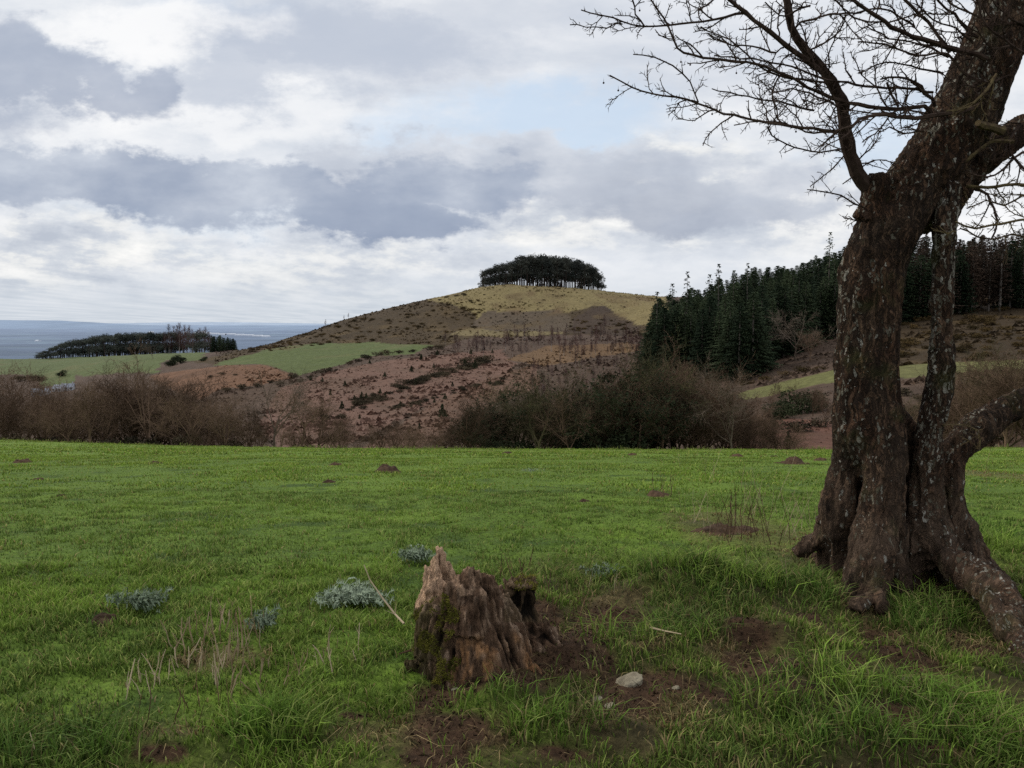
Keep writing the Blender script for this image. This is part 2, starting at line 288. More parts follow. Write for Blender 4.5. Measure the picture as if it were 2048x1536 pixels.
# ------------------------------------------------------------------ object helpers
def tag(o, label=None, cat=None, group=None, kind=None):
    if label: o['label'] = label
    if cat: o['category'] = cat
    if group: o['group'] = group
    if kind: o['kind'] = kind
    return o
def empty(name, loc, rz=0):
    o = bpy.data.objects.new(name, None); col.objects.link(o); o.location = loc; o.rotation_euler = (0, 0, rz); o.empty_display_size = .1; return o
def link(name, me, mat=None, parent=None):
    o = bpy.data.objects.new(name, me); col.objects.link(o)
    if mat is not None: me.materials.append(mat)
    if parent is not None: o.parent = parent
    return o
class MB:
    def __init__(s): s.v = []; s.f = []; s.m = []; s.mi = 0
    def tube(s, pts, rad, n=5, cap=True):
        pts = [Vector(p) for p in pts]; k0 = len(s.v); up = Vector((0, 0, 1))
        t0 = (pts[1] - pts[0]).normalized(); a = t0.cross(up if abs(t0.z) < .9 else Vector((1, 0, 0))).normalized(); off = random.random() * 6
        for i, p in enumerate(pts):
            t = (pts[min(i + 1, len(pts) - 1)] - pts[max(i - 1, 0)]).normalized()
            a = (a - t * a.dot(t)).normalized(); b = t.cross(a)
            for j in range(n):
                an = off + 2 * PI * j / n; s.v.append(p + (a * math.cos(an) + b * math.sin(an)) * rad[i])
        for i in range(len(pts) - 1):
            for j in range(n):
                s.f.append((k0 + i * n + j, k0 + i * n + (j + 1) % n, k0 + (i + 1) * n + (j + 1) % n, k0 + (i + 1) * n + j)); s.m.append(s.mi)
        if cap:
            s.f.append(tuple(k0 + j for j in range(n))[::-1]); s.m.append(s.mi); e = k0 + (len(pts) - 1) * n; s.f.append(tuple(e + j for j in range(n))); s.m.append(s.mi)
    def spike(s, p, q, r):                    # three-sided tapering twig
        p = Vector(p); q = Vector(q); t = (q - p); L = t.length
        if L < 1e-6: return
        t /= L; a = t.cross(Vector((.3, .2, 1))).normalized(); b = t.cross(a); k = len(s.v); an = random.random() * 6
        for j in range(3): s.v.append(p + (a * math.cos(an + j * 2.094) + b * math.sin(an + j * 2.094)) * r)
        s.v.append(q)
        for j in range(3): s.f.append((k + j, k + (j + 1) % 3, k + 3)); s.m.append(s.mi)
    def tri(s, a, b, c):
        k = len(s.v); s.v += [Vector(a), Vector(b), Vector(c)]; s.f.append((k, k + 1, k + 2)); s.m.append(s.mi)
    def quad(s, a, b, c, d):
        k = len(s.v); s.v += [Vector(a), Vector(b), Vector(c), Vector(d)]; s.f.append((k, k + 1, k + 2, k + 3)); s.m.append(s.mi)
    def box(s, c, d):
        x, y, z = c; a, b, h = d[0] / 2, d[1] / 2, d[2] / 2; k = len(s.v)
        for sx, sy, sz in ((-1, -1, -1), (1, -1, -1), (1, 1, -1), (-1, 1, -1), (-1, -1, 1), (1, -1, 1), (1, 1, 1), (-1, 1, 1)): s.v.append(Vector((x + a * sx, y + b * sy, z + h * sz)))
        for q in ((0, 3, 2, 1), (4, 5, 6, 7), (0, 1, 5, 4), (1, 2, 6, 5), (2, 3, 7, 6), (3, 0, 4, 7)): s.f.append(tuple(k + i for i in q)); s.m.append(s.mi)
    def mesh(s, name, mats=()):
        me = bpy.data.meshes.new(name); me.from_pydata([tuple(v) for v in s.v], [], s.f)
        for m in mats: me.materials.append(m)
        if len(mats) > 1: me.polygons.foreach_set('material_index', s.m)
        me.update(); return me
    def build(s, name, mats, parent=None):
        if not isinstance(mats, (list, tuple)): mats = [mats]
        return link(name, s.mesh(name, mats), None, parent)
def np_mesh(name, V, faces_flat, sizes, mat, attrs=None, smooth=False):
    me = bpy.data.meshes.new(name); me.vertices.add(len(V)); me.vertices.foreach_set('co', np.asarray(V, np.float32).ravel())
    me.loops.add(len(faces_flat)); me.loops.foreach_set('vertex_index', np.asarray(faces_flat, np.int32))
    st = np.concatenate([[0], np.cumsum(sizes)[:-1]]).astype(np.int32)
    me.polygons.add(len(sizes)); me.polygons.foreach_set('loop_start', st); me.polygons.foreach_set('loop_total', np.asarray(sizes, np.int32))
    me.update(calc_edges=True)
    for k, A in (attrs or {}).items():
        if A.ndim == 2:
            a = me.attributes.new(k, 'FLOAT_COLOR', 'POINT'); B = np.ones((len(V), 4), np.float32); B[:, :3] = A; a.data.foreach_set('color', B.ravel())
        else:
            a = me.attributes.new(k, 'FLOAT', 'POINT'); a.data.foreach_set('value', A.astype(np.float32))
    if smooth: me.polygons.foreach_set('use_smooth', np.ones(len(sizes), bool))
    me.materials.append(mat); return me
def copy_tree(o, parent=None):
    c = o.copy(); col.objects.link(c)
    if parent is not None: c.parent = parent
    for ch in KIDS.get(o.name, []): copy_tree(ch, c)
    return c
KIDS = {}
def proto(name, parts):                       # parts: (name, mesh); kept as data, first use makes the object
    return (name, parts)
def place(pr, loc, rz=0, s=1.0, sz=None, label=None, cat=None, group=None):
    name, parts = pr
    if len(parts) == 1 and parts[0][0] is None: o = bpy.data.objects.new(name, parts[0][1]); col.objects.link(o)
    else:
        o = bpy.data.objects.new(name, None); col.objects.link(o); o.empty_display_size = .1
        for pn, me in parts:
            c = bpy.data.objects.new(pn, me); col.objects.link(c); c.parent = o
    o.location = loc; o.rotation_euler = (0, 0, rz); o.scale = (s, s, sz if sz else s); return tag(o, label, cat, group)

# ------------------------------------------------------------------ ground meshes
def lerp3(a, b, t): return a + (b - a) * t[:, None]
def near_colour(x, y):
    g = np.tile(np.array([.085, .14, .02]), (len(x), 1))
    t = sstep(-.5, .5, n2(x, y, 1.4, 4, 31)); g = lerp3(g, np.array([.12, .19, .024]), t)
    t = sstep(.05, .6, n2(x, y, .5, 3, 33)); g = lerp3(g, np.array([.035, .065, .014]), t * .8)
    far = sstep(12, 34, y); g = lerp3(g, np.array([.135, .205, .032]), far * .75)
    streak = sstep(.15, .6, n2(x * .35, y, .8, 3, 35)); g = lerp3(g, g * .85, far * streak); g = lerp3(g, np.array([.13, .15, .04]), sstep(.1, .6, n2(x * .5, y, 5, 3, 37)) * .45 * sstep(6, 12, y))
    bank = sstep(6.2, 4.6, y) * np.maximum(sstep(-.5, .3, x), sstep(3.1, 2.8, y) * .6) * (.7 + .3 * sstep(.1, -.35, n2(x, y, .22, 3, 83))); g = lerp3(g, np.array([.05, .036, .018]), np.clip(bank, 0, .9))
    g = lerp3(g, np.array([.10, .075, .035]), emask(DRY, x, y) * .55)
    s = emask(SOIL, x, y, .6); g = lerp3(g, np.array([.058, .033, .019]), s); g = g * (1 + .45 * n2(x, y, .07, 2, 39) * sstep(7, 5, y))[:, None]
    return g
def px_of(x, y, z):
    u = x / y; s = (z - EYE) / y; d = cp - s * sp
    return CX + F * u / d, CY - F * (s * cp + sp) / d
def poly_in(P, x, y):
    c = np.zeros(len(x), bool); n = len(P)
    for i in range(n):
        x1, y1 = P[i]; x2, y2 = P[(i + 1) % n]
        if y1 == y2: continue
        m = ((y1 > y) != (y2 > y)) & (x < (x2 - x1) * (y - y1) / (y2 - y1) + x1); c ^= m
    return c
# land cover outlines, as surveyed along the sight lines
COVER = [
 ('olive', [(380, 722), (470, 702), (560, 676), (700, 628), (900, 580), (960, 560), (1320, 580), (1330, 668), (1100, 672), (950, 672), (870, 694), (760, 688), (640, 692), (520, 708), (430, 730)], [.055, .036, .016]),
 ('top', [(1340, 600), (1320, 575), (1000, 550), (930, 574), (860, 590), (850, 600), (900, 606), (945, 622), (950, 645), (1000, 655), (1060, 630), (1120, 628), (1190, 612), (1220, 620), (1250, 640), (1290, 652), (1340, 645)], [.185, .145, .062]),
 ('scar', [(960, 624), (1120, 622), (1150, 650), (1120, 668), (980, 668), (945, 650)], [.085, .062, .04]),
 ('ledge', [(940, 655), (1000, 664), (1100, 662), (1150, 668), (1000, 672), (900, 668)], [.16, .125, .06]),
 ('mound', [(1135, 668), (1145, 640), (1180, 618), (1210, 612), (1240, 632), (1275, 655), (1275, 672)], [.05, .032, .02]),
 ('pasture', [(-900, 730), (0, 716), (100, 714), (300, 700), (420, 702), (400, 720), (335, 722), (310, 745), (150, 750), (145, 770), (90, 772), (60, 750), (-900, 752)], [.085, .108, .036]),
 ('pasture', [(425, 731), (478, 713), (520, 704), (581, 692), (640, 688), (760, 686), (865, 689), (825, 708), (723, 716), (690, 727), (640, 740), (600, 750), (570, 742), (513, 727)], [.085, .108, .036]),
 ('pasture', [(1470, 785), (1560, 762), (1660, 740), (1800, 733), (1990, 722), (2300, 700), (2300, 750), (1990, 742), (1800, 758), (1640, 768), (1540, 790), (1480, 800)], [.125, .125, .045]),
 ('orange', [(300, 752), (400, 738), (450, 730), (520, 730), (570, 744), (590, 752), (530, 768), (440, 778), (400, 800), (330, 775)], [.15, .08, .047]),
 ('red', [(560, 775), (690, 738), (760, 722), (940, 704), (1010, 700), (1030, 730), (1000, 752), (900, 790), (780, 850), (640, 910), (560, 910), (520, 850)], [.145, .084, .062]),
 ('red', [(880, 800), (1010, 745), (1070, 732), (1080, 770), (960, 820), (820, 910), (700, 910)], [.13, .076, .052]),
 ('amber', [(1020, 720), (1100, 690), (1250, 685), (1300, 700), (1200, 712), (1080, 735)], [.14, .085, .045]),
 ('red', [(1440, 920), (1470, 850), (1560, 835), (1680, 845), (1800, 850), (1800, 920)], [.12, .06, .042]),
 ('gorse', [(1660, 740), (1700, 690), (1780, 620), (1900, 600), (2400, 560), (2400, 700), (1990, 722), (1800, 733)], [.045, .03, .016]),
]
def far_colour(x, y, z):
    px, py = px_of(x, y, z)
    wx = 16 * n2(x, y, 26, 3, 41); wy = 5 * n2(x, y, 30, 3, 42)
    g = np.tile(np.array([.085, .056, .04]), (len(x), 1)); px2 = px + wx; py2 = py + wy
    ms = {}
    for nm, P, c in COVER:
        m = poly_in(P, px2, py2) & (y > 60)
        if nm in ('pasture', 'top') : m = m & (y > 150)
        g[m] = c; ms[nm] = ms.get(nm, np.zeros(len(x), bool)) | m
    # heather and bracken streaks
    st = .6 * n2(x * .6, y, 26, 4, 44) + .5 * n2(x * .6, y, 8, 3, 49); st2 = n2(x + .4 * y, y * .35, 12, 3, 45)
    rough = ~(ms['pasture'])
    k = np.where(rough, sstep(.05, .4, st) * np.where(ms['red'], .3, .55), .12 * sstep(0, .5, st)); k[ms['top']] *= .45
    g = lerp3(g, g * np.array([.52, .52, .5]), k)
    k = np.where(ms['olive'] | ms['gorse'], sstep(.0, .5, n2(x, y * .7, 14, 4, 46)) * .7, 0); g = lerp3(g, np.array([.10, .066, .027]), k)
    k = np.where(ms['top'], sstep(.1, .55, n2(x, y * .5, 16, 4, 47)) * .5, 0); g = lerp3(g, np.array([.12, .075, .035]), k)
    k = np.where(ms['red'], sstep(.1, .5, st2) * .45, 0); g = lerp3(g, np.array([.085, .055, .035]), k)
    k = np.where(ms['pasture'], sstep(0, .6, n2(x, y, 22, 3, 48)) * .6, 0); g = lerp3(g, np.array([.125, .12, .05]), k)
    haze = np.clip((y - 300) / 14000, 0, .1); g = lerp3(g, np.array([.3, .36, .46]), haze)  # distance haze mixed into the ground colour itself
    return g
def grid(name, j0, j1, cf, mat, kind_label):
    YY = YL[j0:j1 + 1]; U, Y = np.meshgrid(US, YY, indexing='ij'); X = U * Y; Z = ZT[:, j0:j1 + 1] + relief(X, Y)
    V = np.stack([X, Y, Z], -1).reshape(-1, 3); a, b = U.shape
    idx = np.arange(a * b).reshape(a, b); q = np.stack([idx[:-1, :-1], idx[1:, :-1], idx[1:, 1:], idx[:-1, 1:]], -1).reshape(-1)
    me = np_mesh(name, V, q, np.full(len(q) // 4, 4), mat, {'col': cf(V[:, 0], V[:, 1], V[:, 2])}, True)
    return tag(link(name, me), kind_label, None, None, 'structure')
jA = int(np.argmin(abs(YL - 56))); jB = int(np.argmin(abs(YL - 1000)))
grid('field', 0, jA, lambda x, y, z: near_colour(x, y), M['ground'], 'green pasture sloping away from the bank')
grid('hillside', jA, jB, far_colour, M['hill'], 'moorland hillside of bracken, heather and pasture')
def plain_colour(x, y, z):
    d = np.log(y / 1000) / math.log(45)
    g = lerp3(np.tile(np.array([.058, .085, .13]), (len(x), 1)), np.array([.27, .35, .50]), np.clip(d, 0, 1) ** 1.5)  # aerial haze painted into the colour: paler blue with distance
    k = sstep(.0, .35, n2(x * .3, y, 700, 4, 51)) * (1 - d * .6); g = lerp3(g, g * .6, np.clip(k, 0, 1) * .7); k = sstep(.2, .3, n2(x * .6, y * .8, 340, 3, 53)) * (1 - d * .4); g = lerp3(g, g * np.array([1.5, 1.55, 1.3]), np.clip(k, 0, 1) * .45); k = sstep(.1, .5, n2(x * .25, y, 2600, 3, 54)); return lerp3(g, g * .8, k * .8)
YL2 = YL
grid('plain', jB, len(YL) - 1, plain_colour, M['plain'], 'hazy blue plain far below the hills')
# ground right behind and beside the viewer
mb = MB(); mb.quad((-14, -14, -.02), (14, -14, -.02), (14, .75, -.02), (-14, .75, -.02))
tag(mb.build('ground', plant_mat('bank_turf', C(.04, .07, .015), C(.08, .12, .03), 3), None), 'grassy ground around the viewpoint', kind='structure')
# long low hills on the horizon, haze blue painted into their colour
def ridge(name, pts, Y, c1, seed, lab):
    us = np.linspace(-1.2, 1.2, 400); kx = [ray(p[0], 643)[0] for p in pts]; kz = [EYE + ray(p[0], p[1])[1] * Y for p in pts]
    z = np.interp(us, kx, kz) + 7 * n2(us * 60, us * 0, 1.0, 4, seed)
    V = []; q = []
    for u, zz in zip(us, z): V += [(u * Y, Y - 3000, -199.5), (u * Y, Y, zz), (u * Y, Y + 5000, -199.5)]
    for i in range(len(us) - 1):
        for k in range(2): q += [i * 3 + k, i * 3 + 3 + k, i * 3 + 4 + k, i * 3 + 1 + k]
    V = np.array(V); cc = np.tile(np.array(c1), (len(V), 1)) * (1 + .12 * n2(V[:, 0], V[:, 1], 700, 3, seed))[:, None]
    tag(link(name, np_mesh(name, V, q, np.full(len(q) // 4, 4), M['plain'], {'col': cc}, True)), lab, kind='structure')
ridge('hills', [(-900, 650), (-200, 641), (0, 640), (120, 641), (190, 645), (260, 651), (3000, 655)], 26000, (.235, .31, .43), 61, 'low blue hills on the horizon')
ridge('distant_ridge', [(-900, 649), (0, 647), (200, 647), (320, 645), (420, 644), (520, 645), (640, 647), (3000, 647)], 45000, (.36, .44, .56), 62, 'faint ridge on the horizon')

# ------------------------------------------------------------------ plants: generators
def rdir(d, spread):
    v = Vector((random.gauss(0, 1), random.gauss(0, 1), random.gauss(0, 1))).normalized(); v = (v - d * v.dot(d)).normalized()
    return (d * math.cos(spread) + v * math.sin(spread)).normalized()
def bare_tree(seed, H=6, spread=.75, limbs=6, dens=1.0, mats=('twig', 'twig'), trunks=1, base=.12, lean=.1, weep=0, leaf=None):
    random.seed(seed); tr = MB(); cr = MB(); lf = MB()
    def grow(p, d, L, r, lev):
        n = 4; pts = [p]; rr = [r]; dd = d
        for i in range(n):
            dd = (dd + Vector((random.gauss(0, .16), random.gauss(0, .16), random.gauss(0, .1) + (.05 if lev < 3 else -weep)))).normalized()
            pts.append(pts[-1] + dd * L / n); rr.append(r * (1 - .6 * (i + 1) / n))
        mbx = tr if lev == 0 else cr
        if lev <= 1: mbx.tube(pts, rr, 5, False)
        elif lev == 2: cr.tube(pts, rr, 3, False)
        else:
            for i in range(n): 
                if i % 2 == 0: cr.spike(pts[i], pts[min(i + 2, n)] + (pts[min(i + 2, n)] - pts[i]) * .3, rr[i])
        if lev == 4: return
        cnt = (limbs, 6, 6, int(5 * dens))[lev]
        for k in range(cnt):
            t = (.35 if lev == 0 else .2) + (.8 if lev else .65) * (k + random.random()) / cnt; t = min(t, 1); i = min(int(t * n), n - 1); f = t * n - i
            q = pts[i].lerp(pts[i + 1], f); d2 = (pts[i + 1] - pts[i]).normalized()
            if lev == 0: nd = rdir(d2, spread * random.uniform(.6, 1.2)); nd.z = max(nd.z, .05)
            else: nd = rdir(d2, random.uniform(.4, 1.0))
            ll = (H * .55, H * .27, H * .15, H * .095)[lev] * random.uniform(.65, 1.15); 
            grow(q, nd.normalized(), ll, max(.0115, rr[i] * (.6, .5, .45, .5)[lev]), lev + 1)
            if leaf and lev >= 2 and random.random() < leaf:
                for _ in range(6):
                    c = q + Vector((random.gauss(0, .18), random.gauss(0, .18), random.gauss(0, .14))); s = random.uniform(.06, .16)
                    lf.tri(c + rdir(nd, 1.5) * s, c + rdir(nd, 1.5) * s, c + rdir(nd, 1.5) * s)
    for t in range(trunks):
        a = random.random() * 6; d = Vector((math.cos(a) * lean * (2 if trunks > 1 else 1), math.sin(a) * lean * (2 if trunks > 1 else 1), 1)).normalized()
        grow(Vector((math.cos(a), math.sin(a), 0)) * (.25 if trunks > 1 else 0) - Vector((0, 0, .35)), d, H * .55, base * random.uniform(.8, 1.1), 0)
    parts = [('trunk', tr.mesh('trunk', [M[mats[0]]])), ('crown', cr.mesh('crown', [M[mats[1]]]))]
    if leaf: parts.append(('foliage', lf.mesh('foliage', [M['evergreen']])))
    return parts
def conifer(seed, H=20, R=3.6, whorls=24, dens=1.0, nm='conifer', bare=0.0, droop=.25, needles=7):
    random.seed(seed); tr = MB(); cr = MB()
    tr.tube([(0, 0, -1), (0, 0, H * .5), (0, 0, H * .98)], [.3, .17, .02], 5, False)
    nb = int(whorls * 8 * dens); gold = 2.39996; k0 = random.random() * 6; lob = [random.uniform(.75, 1.2) for _ in range(7)]
    for k in range(nb):
        t = ((k + random.random() * 6) / nb) ** .86; t = min(t, .985); z = H * (bare + (1 - bare) * t); a = k0 + k * gold + random.uniform(-.4, .4)
        r = (R * (1 - t) ** .62 * random.uniform(.6, 1.15) + .18) * lob[int(a / 6.2832 * 7) % 7]
        if random.random() < .08: continue
        d = Vector((math.cos(a), math.sin(a), 0)); s_ = Vector((-d.y, d.x, 0)); e = d * r + Vector((0, 0, z - droop * r + random.uniform(-.1, .25) * r)); p0 = Vector((0, 0, z))
        cr.spike(p0, e, .05); nn = max(2, int(needles * r / R) + 1)
        for m in range(nn):
            f = .25 + .75 * (m + random.random()) / nn; q = p0.lerp(e, f); w = r * .30 * (1.2 - f) + .26
            for sg in (-1, 1):
                tip = q + (d * .7 + s_ * sg * random.uniform(.5, 1.2)).normalized() * w * random.uniform(.7, 1.3) + Vector((0, 0, random.uniform(-.5, .1) * w - .05))
                cr.tri(q - d * .25 * w, q + d * .3 * w + Vector((0, 0, .12)), tip)
            cr.tri(q - s_ * .16 - d * .1, q + s_ * .16, q + Vector((random.uniform(-.15, .15), random.uniform(-.15, .15), -random.uniform(.3, .75) * (.4 + w))))
    return [('trunk', tr.mesh('trunk', [M['conifer_bark']])), ('crown', cr.mesh('crown', [M[nm]]))]
def pine(seed, H=21, low=.42, wide=3.6, n=620):
    random.seed(seed); tr = MB(); cr = MB(); x = random.uniform(-.6, .6)
    tr.tube([(0, 0, -1), (x * .4, 0, H * .5), (x, 0, H * .93)], [.36, .28, .1], 5, False)
    blobs = []
    for k in range(17):
        t = random.random(); z = H * (low + (1 - low) * (t * .92 + .05)); r = wide * (1 - .45 * t) * math.sqrt(random.random()); a = random.random() * 6.28
        blobs.append((Vector((x * t + math.cos(a) * r, math.sin(a) * r, z)), random.uniform(1.2, 2.3)))
        tr.spike((x * t * .7, 0, z - 1.6), blobs[-1][0], .1)
    for k in range(n):
        c, r = random.choice(blobs); v = Vector((random.gauss(0, 1), random.gauss(0, 1), random.gauss(0, .62))).normalized() * r * random.uniform(.5, 1.1) + c
        s = random.uniform(.25, .6); cr.tri(v + rdir(Vector((0, 0, 1)), 1.3) * s, v + rdir(Vector((0, 0, 1)), 1.7) * s, v + Vector((random.uniform(-.2, .2), random.uniform(-.2, .2), s)))
    return [('trunk', tr.mesh('trunk', [M['pine_bark']])), ('crown', cr.mesh('crown', [M['pine']]))]
def bush(seed, mat='bush', n=420, r=1.0, h=1.0, leaf=.14, stems=14):
    random.seed(seed); b = MB(); bl = [(Vector((random.gauss(0, .42) * r, random.gauss(0, .42) * r, random.uniform(.15, .7) * h)), random.uniform(.3, .55) * r) for _ in range(9)]
    for k in range(n):
        c, q = random.choice(bl); v = Vector((random.gauss(0, 1), random.gauss(0, 1), random.gauss(0, .8))).normalized() * q * random.uniform(.6, 1.08) + c
        if v.z < -.05: v.z = abs(v.z) * .5
        s = leaf * random.uniform(.5, 1.3); b.tri(v + rdir(Vector((0, 0, 1)), 1.2) * s, v + rdir(Vector((0, 0, 1)), 1.9) * s, v + Vector((0, 0, s)))
    for k in range(stems):
        c, q = random.choice(bl); b.spike((c.x * .3, c.y * .3, -.2), c + Vector((random.gauss(0, .3) * r, random.gauss(0, .3) * r, q * 1.2)), .03 * r)
    return [(None, b.mesh('bush', [M[mat]]))]
def birch(seed, H=9, n=110):
    random.seed(seed); tr = MB(); cr = MB(); x = random.uniform(-.4, .4)
    tr.tube([(0, 0, -.6), (x * .5, 0, H * .5), (x, 0, H)], [.09, .06, .01], 4, False)
    for k in range(n):
        t = .22 + .78 * random.random(); p = Vector((x * t, 0, H * t)); d = rdir(Vector((0, 0, 1)), random.uniform(.35, .95)); L = H * .26 * (1.15 - t) * random.uniform(.6, 1.2) + .4
        cr.spike(p, p + d * L, .03)
        for m in range(5):
            q = p + d * L * random.uniform(.3, 1); cr.spike(q, q + rdir(d, random.uniform(.4, 1.1)) * L * .45, .02)
    return [('trunk', tr.mesh('trunk', [M['birch_bark']])), ('crown', cr.mesh('crown', [M['birch']]))]

PINES = [('pine_tree', pine(100 + k, 21 + k % 3, .34 + .06 * (k % 3), 4.6, 1100)) for k in range(5)] + [('pine_tree', pine(120 + k, 17, .05, 4.4, 1200)) for k in range(3)]
SPR = [('spruce_tree', conifer(200 + k, 20, 3.9 + .3 * (k % 3), 28, 1.0)) for k in range(5)]
SPRTHIN = [('spruce_tree', conifer(230 + k, 24, 3.4, 22, .55, needles=4)) for k in range(3)]
SPRBR = [('spruce_tree', conifer(240 + k, 21, 2.8, 24, .9, 'brown_conifer', .12, .2, 5)) for k in range(3)]
SMALLC = [('young_conifer', [(None, None)])]
def single(parts, name):                      # one mesh for a small far tree
    return parts
BARE = [('bare_tree', bare_tree(300 + k, 6.0, (.75, .6, .9, .7, .8)[k], (6, 7, 6, 8, 6)[k], 1.0, ('twig', 'twig'), 1 + (k % 3 == 2), .13)) for k in range(5)]
BARE_PALE = [('bare_tree', bare_tree(320 + k, 6.2, .6, 6, .8, ('twig_pale', 'twig_pale'), 1, .11)) for k in range(2)]
BARE_GREEN = [('bare_tree', bare_tree(330 + k, 6.5, .7, 7, 1.0, ('twig_green', 'twig_green'), 1, .13)) for k in range(2)]
IVY = [('ivy_clad_tree', bare_tree(340 + k, 6.2, .75, 7, 1.0, ('twig', 'twig'), 1, .14, leaf=.5)) for k in range(3)]
BIRCH = [('birch_tree', birch(350 + k, 9 + k)) for k in range(4)]
BUSH = [('bush', bush(400 + k, 'bush', 420, 1.0, 1.1)) for k in range(4)]
GORSE = [('gorse_bush', bush(410 + k, 'gorse', 420, 1.0, .9)) for k in range(3)]
EVER = [('evergreen_bush', bush(420 + k, 'evergreen', 2200, 1.0, 1.5, .07, 20)) for k in range(3)]
YCON = []
for k in range(3):
    random.seed(430 + k); b = MB(); b.tube([(0, 0, -.3), (0, 0, 1)], [.05, .03], 4, False)
    for i in range(260):
        t = random.random() ** 1.3; z = .1 + .95 * t; r = .36 * (1 - t) * random.uniform(.5, 1.1) + .02; a = random.random() * 6.28
        v = Vector((math.cos(a) * r, math.sin(a) * r, z)); b.tri(v + Vector((0, 0, .1)), v + rdir(Vector((0, 0, 1)), 1.7) * .09, v + rdir(Vector((0, 0, 1)), 1.9) * .09)
    YCON.append(('young_conifer', [(None, b.mesh('young_conifer', [M['evergreen']]))]))

FARP = []
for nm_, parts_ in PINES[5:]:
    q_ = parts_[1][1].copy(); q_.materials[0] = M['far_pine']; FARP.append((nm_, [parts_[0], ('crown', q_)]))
R = random.Random(77)
# hilltop pine clump
row = []
for k in range(120):
    t = R.random(); px = 964 + 238 * ((k * 37) % 120 + t) / 120; Y = R.uniform(606, 665)
    if k % 3 == 0: Y = R.uniform(600, 612)
    top = np.interp(px, [955, 985, 1030, 1040, 1100, 1150, 1185, 1212], [556, 536, 527, 516, 517, 524, 536, 566]); g = at(px, Y); b_ = px_of(g.x, g.y, g.z)[1]
    Hs = max(6, (b_ - top + R.uniform(-2, 5)) * Y / F)
    edge = px < 1032 or px > 1192 or k % 4 == 0
    pr = PINES[5 + k % 3] if (edge and R.random() < .8) else PINES[k % 5]; h0 = 17 if pr in PINES[5:] else 21 + PINES.index(pr) % 3
    s = Hs / (h0 * 1.0); row.append((px, pr, g, s))
ends = (min(row, key=lambda r: r[0])[0], max(row, key=lambda r: r[0])[0], max(row, key=lambda r: r[3])[0])
for px, pr, g, s in row:
    lab = 'dark pine standing in the dense clump on the hilltop'
    if px == ends[0]: lab = 'leftmost pine of the clump on the hilltop'
    elif px == ends[1]: lab = 'low rightmost pine of the clump on the hilltop'
    elif px == ends[2]: lab = 'tallest dark pine of the clump on the hilltop'
    place(pr, g, R.random() * 6, max(s, .55), s, lab, 'tree', 'pines in the hilltop clump')
# wood behind the left pasture
for k in range(150):
    px = 75 + 400 * (k + R.random()) / 150; Y = R.uniform(800, 850) if px < 380 else R.uniform(700, 790)
    top = np.interp(px, [70, 100, 150, 200, 250, 300, 360, 420, 475], [716, 700, 684, 678, 673, 672, 668, 670, 680]); g = at(px, Y); b_ = px_of(g.x, g.y, g.z)[1]; Hs = max(5, (b_ - top + R.uniform(-2, 5)) * Y / F)
    if px > 425: place(SPR[k % 5], g, R.random() * 6, max(Hs / 20, .8) * 1.2, Hs / 20, 'dark pointed conifer at the right end of the far wood', 'tree', 'pointed conifers at the right end of the far wood')
    elif 320 < px < 425 and R.random() < .6: place(BIRCH[k % 4], g, R.random() * 6, Hs / 10 * 1.15, None, 'brown bare tree among conifers of the far wood', 'tree', 'bare trees in the far wood')
    else: place(FARP[k % 3], g, R.random() * 6, max(Hs / 17, .75) * 1.25, Hs / 16.5, 'dark pine in the long wood behind the left pasture', 'tree', 'pines in the long far wood')
# spruce plantation
n = 0
for k in range(296):
    ex = lambda q: np.interp(q, [1290, 1350, 1500, 1650, 2048], [268, 310, 420, 440, 420]); en = lambda q: np.interp(q, [1290, 1400, 1480, 1560, 1640, 1760, 1780, 2048], [250, 225, 200, 225, 240, 250, 250, 252])
    if k < 78: px = 1322 + (k + R.random()) * 780 / 78; Y = ex(px) - R.uniform(0, 20)
    elif k < 135: px = 1296 + (k - 78 + R.random()) * 790 / 57; Y = en(px) + R.uniform(0, 8)
    elif k < 190: px = 1310 + (k - 135 + R.random()) * 780 / 55; Y = en(px) * .62 + ex(px) * .38 + R.uniform(-15, 15)
    else: px = R.uniform(1296, 1760) if k % 4 else R.uniform(1760, 2110); Y = R.uniform(en(px), ex(px))
    g = at(px, Y); b_ = px_of(g.x, g.y, g.z)[1]
    lim = np.interp(px, [1295, 1330, 1400, 1440, 1500, 1570, 1650, 1700, 1900, 2048], [604, 582, 572, 560, 542, 540, 510, 490, 466, 462])
    Hs = min(R.uniform(17, 24), (b_ - lim + R.uniform(-3, 9)) * Y / F)
    if Hs < 6: continue
    brown = px > 1800 and R.random() < .65
    pr = (SPRBR if brown else SPR)[k % 3 if brown else k % 5]; h0 = 21 if brown else 20
    place(pr, g, R.random() * 6, max(Hs / h0, .85) * R.uniform(1.15, 1.75), Hs / h0, 'brown thin spruce in the plantation right of the trunk' if brown else 'dark green spruce in the dense plantation', 'tree',
          'brown spruces of the plantation' if brown else 'spruces of the plantation')
for px, top, Y, lab in [(1312, 582, 250, 'slim spruce at the left tip of the plantation'), (1342, 566, 252, 'second thin-topped spruce from the left tip of the plantation'), (1371, 542, 250, 'tall see-through spruce rising above the left tip of the plantation'), (1433, 527, 262, 'airy spruce top standing proud in the middle of the plantation edge'),
                        (1415, 548, 262, 'shorter airy spruce left of the proud one'), (1490, 526, 280, 'full-topped spruce above the plantation edge right of the airy tops'), (1463, 540, 275, 'small pale spruce top between two taller ones'), (1651, 465, 290, 'tallest spruce of the plantation, just left of the trunk')]:
    g = at(px, Y); b_ = px_of(g.x, g.y, g.z)[1]; Hs = (b_ - top) * Y / F
    place(SPRTHIN[n % 3], g, R.random() * 6, 1.15, Hs / 24, lab, 'tree'); n += 1
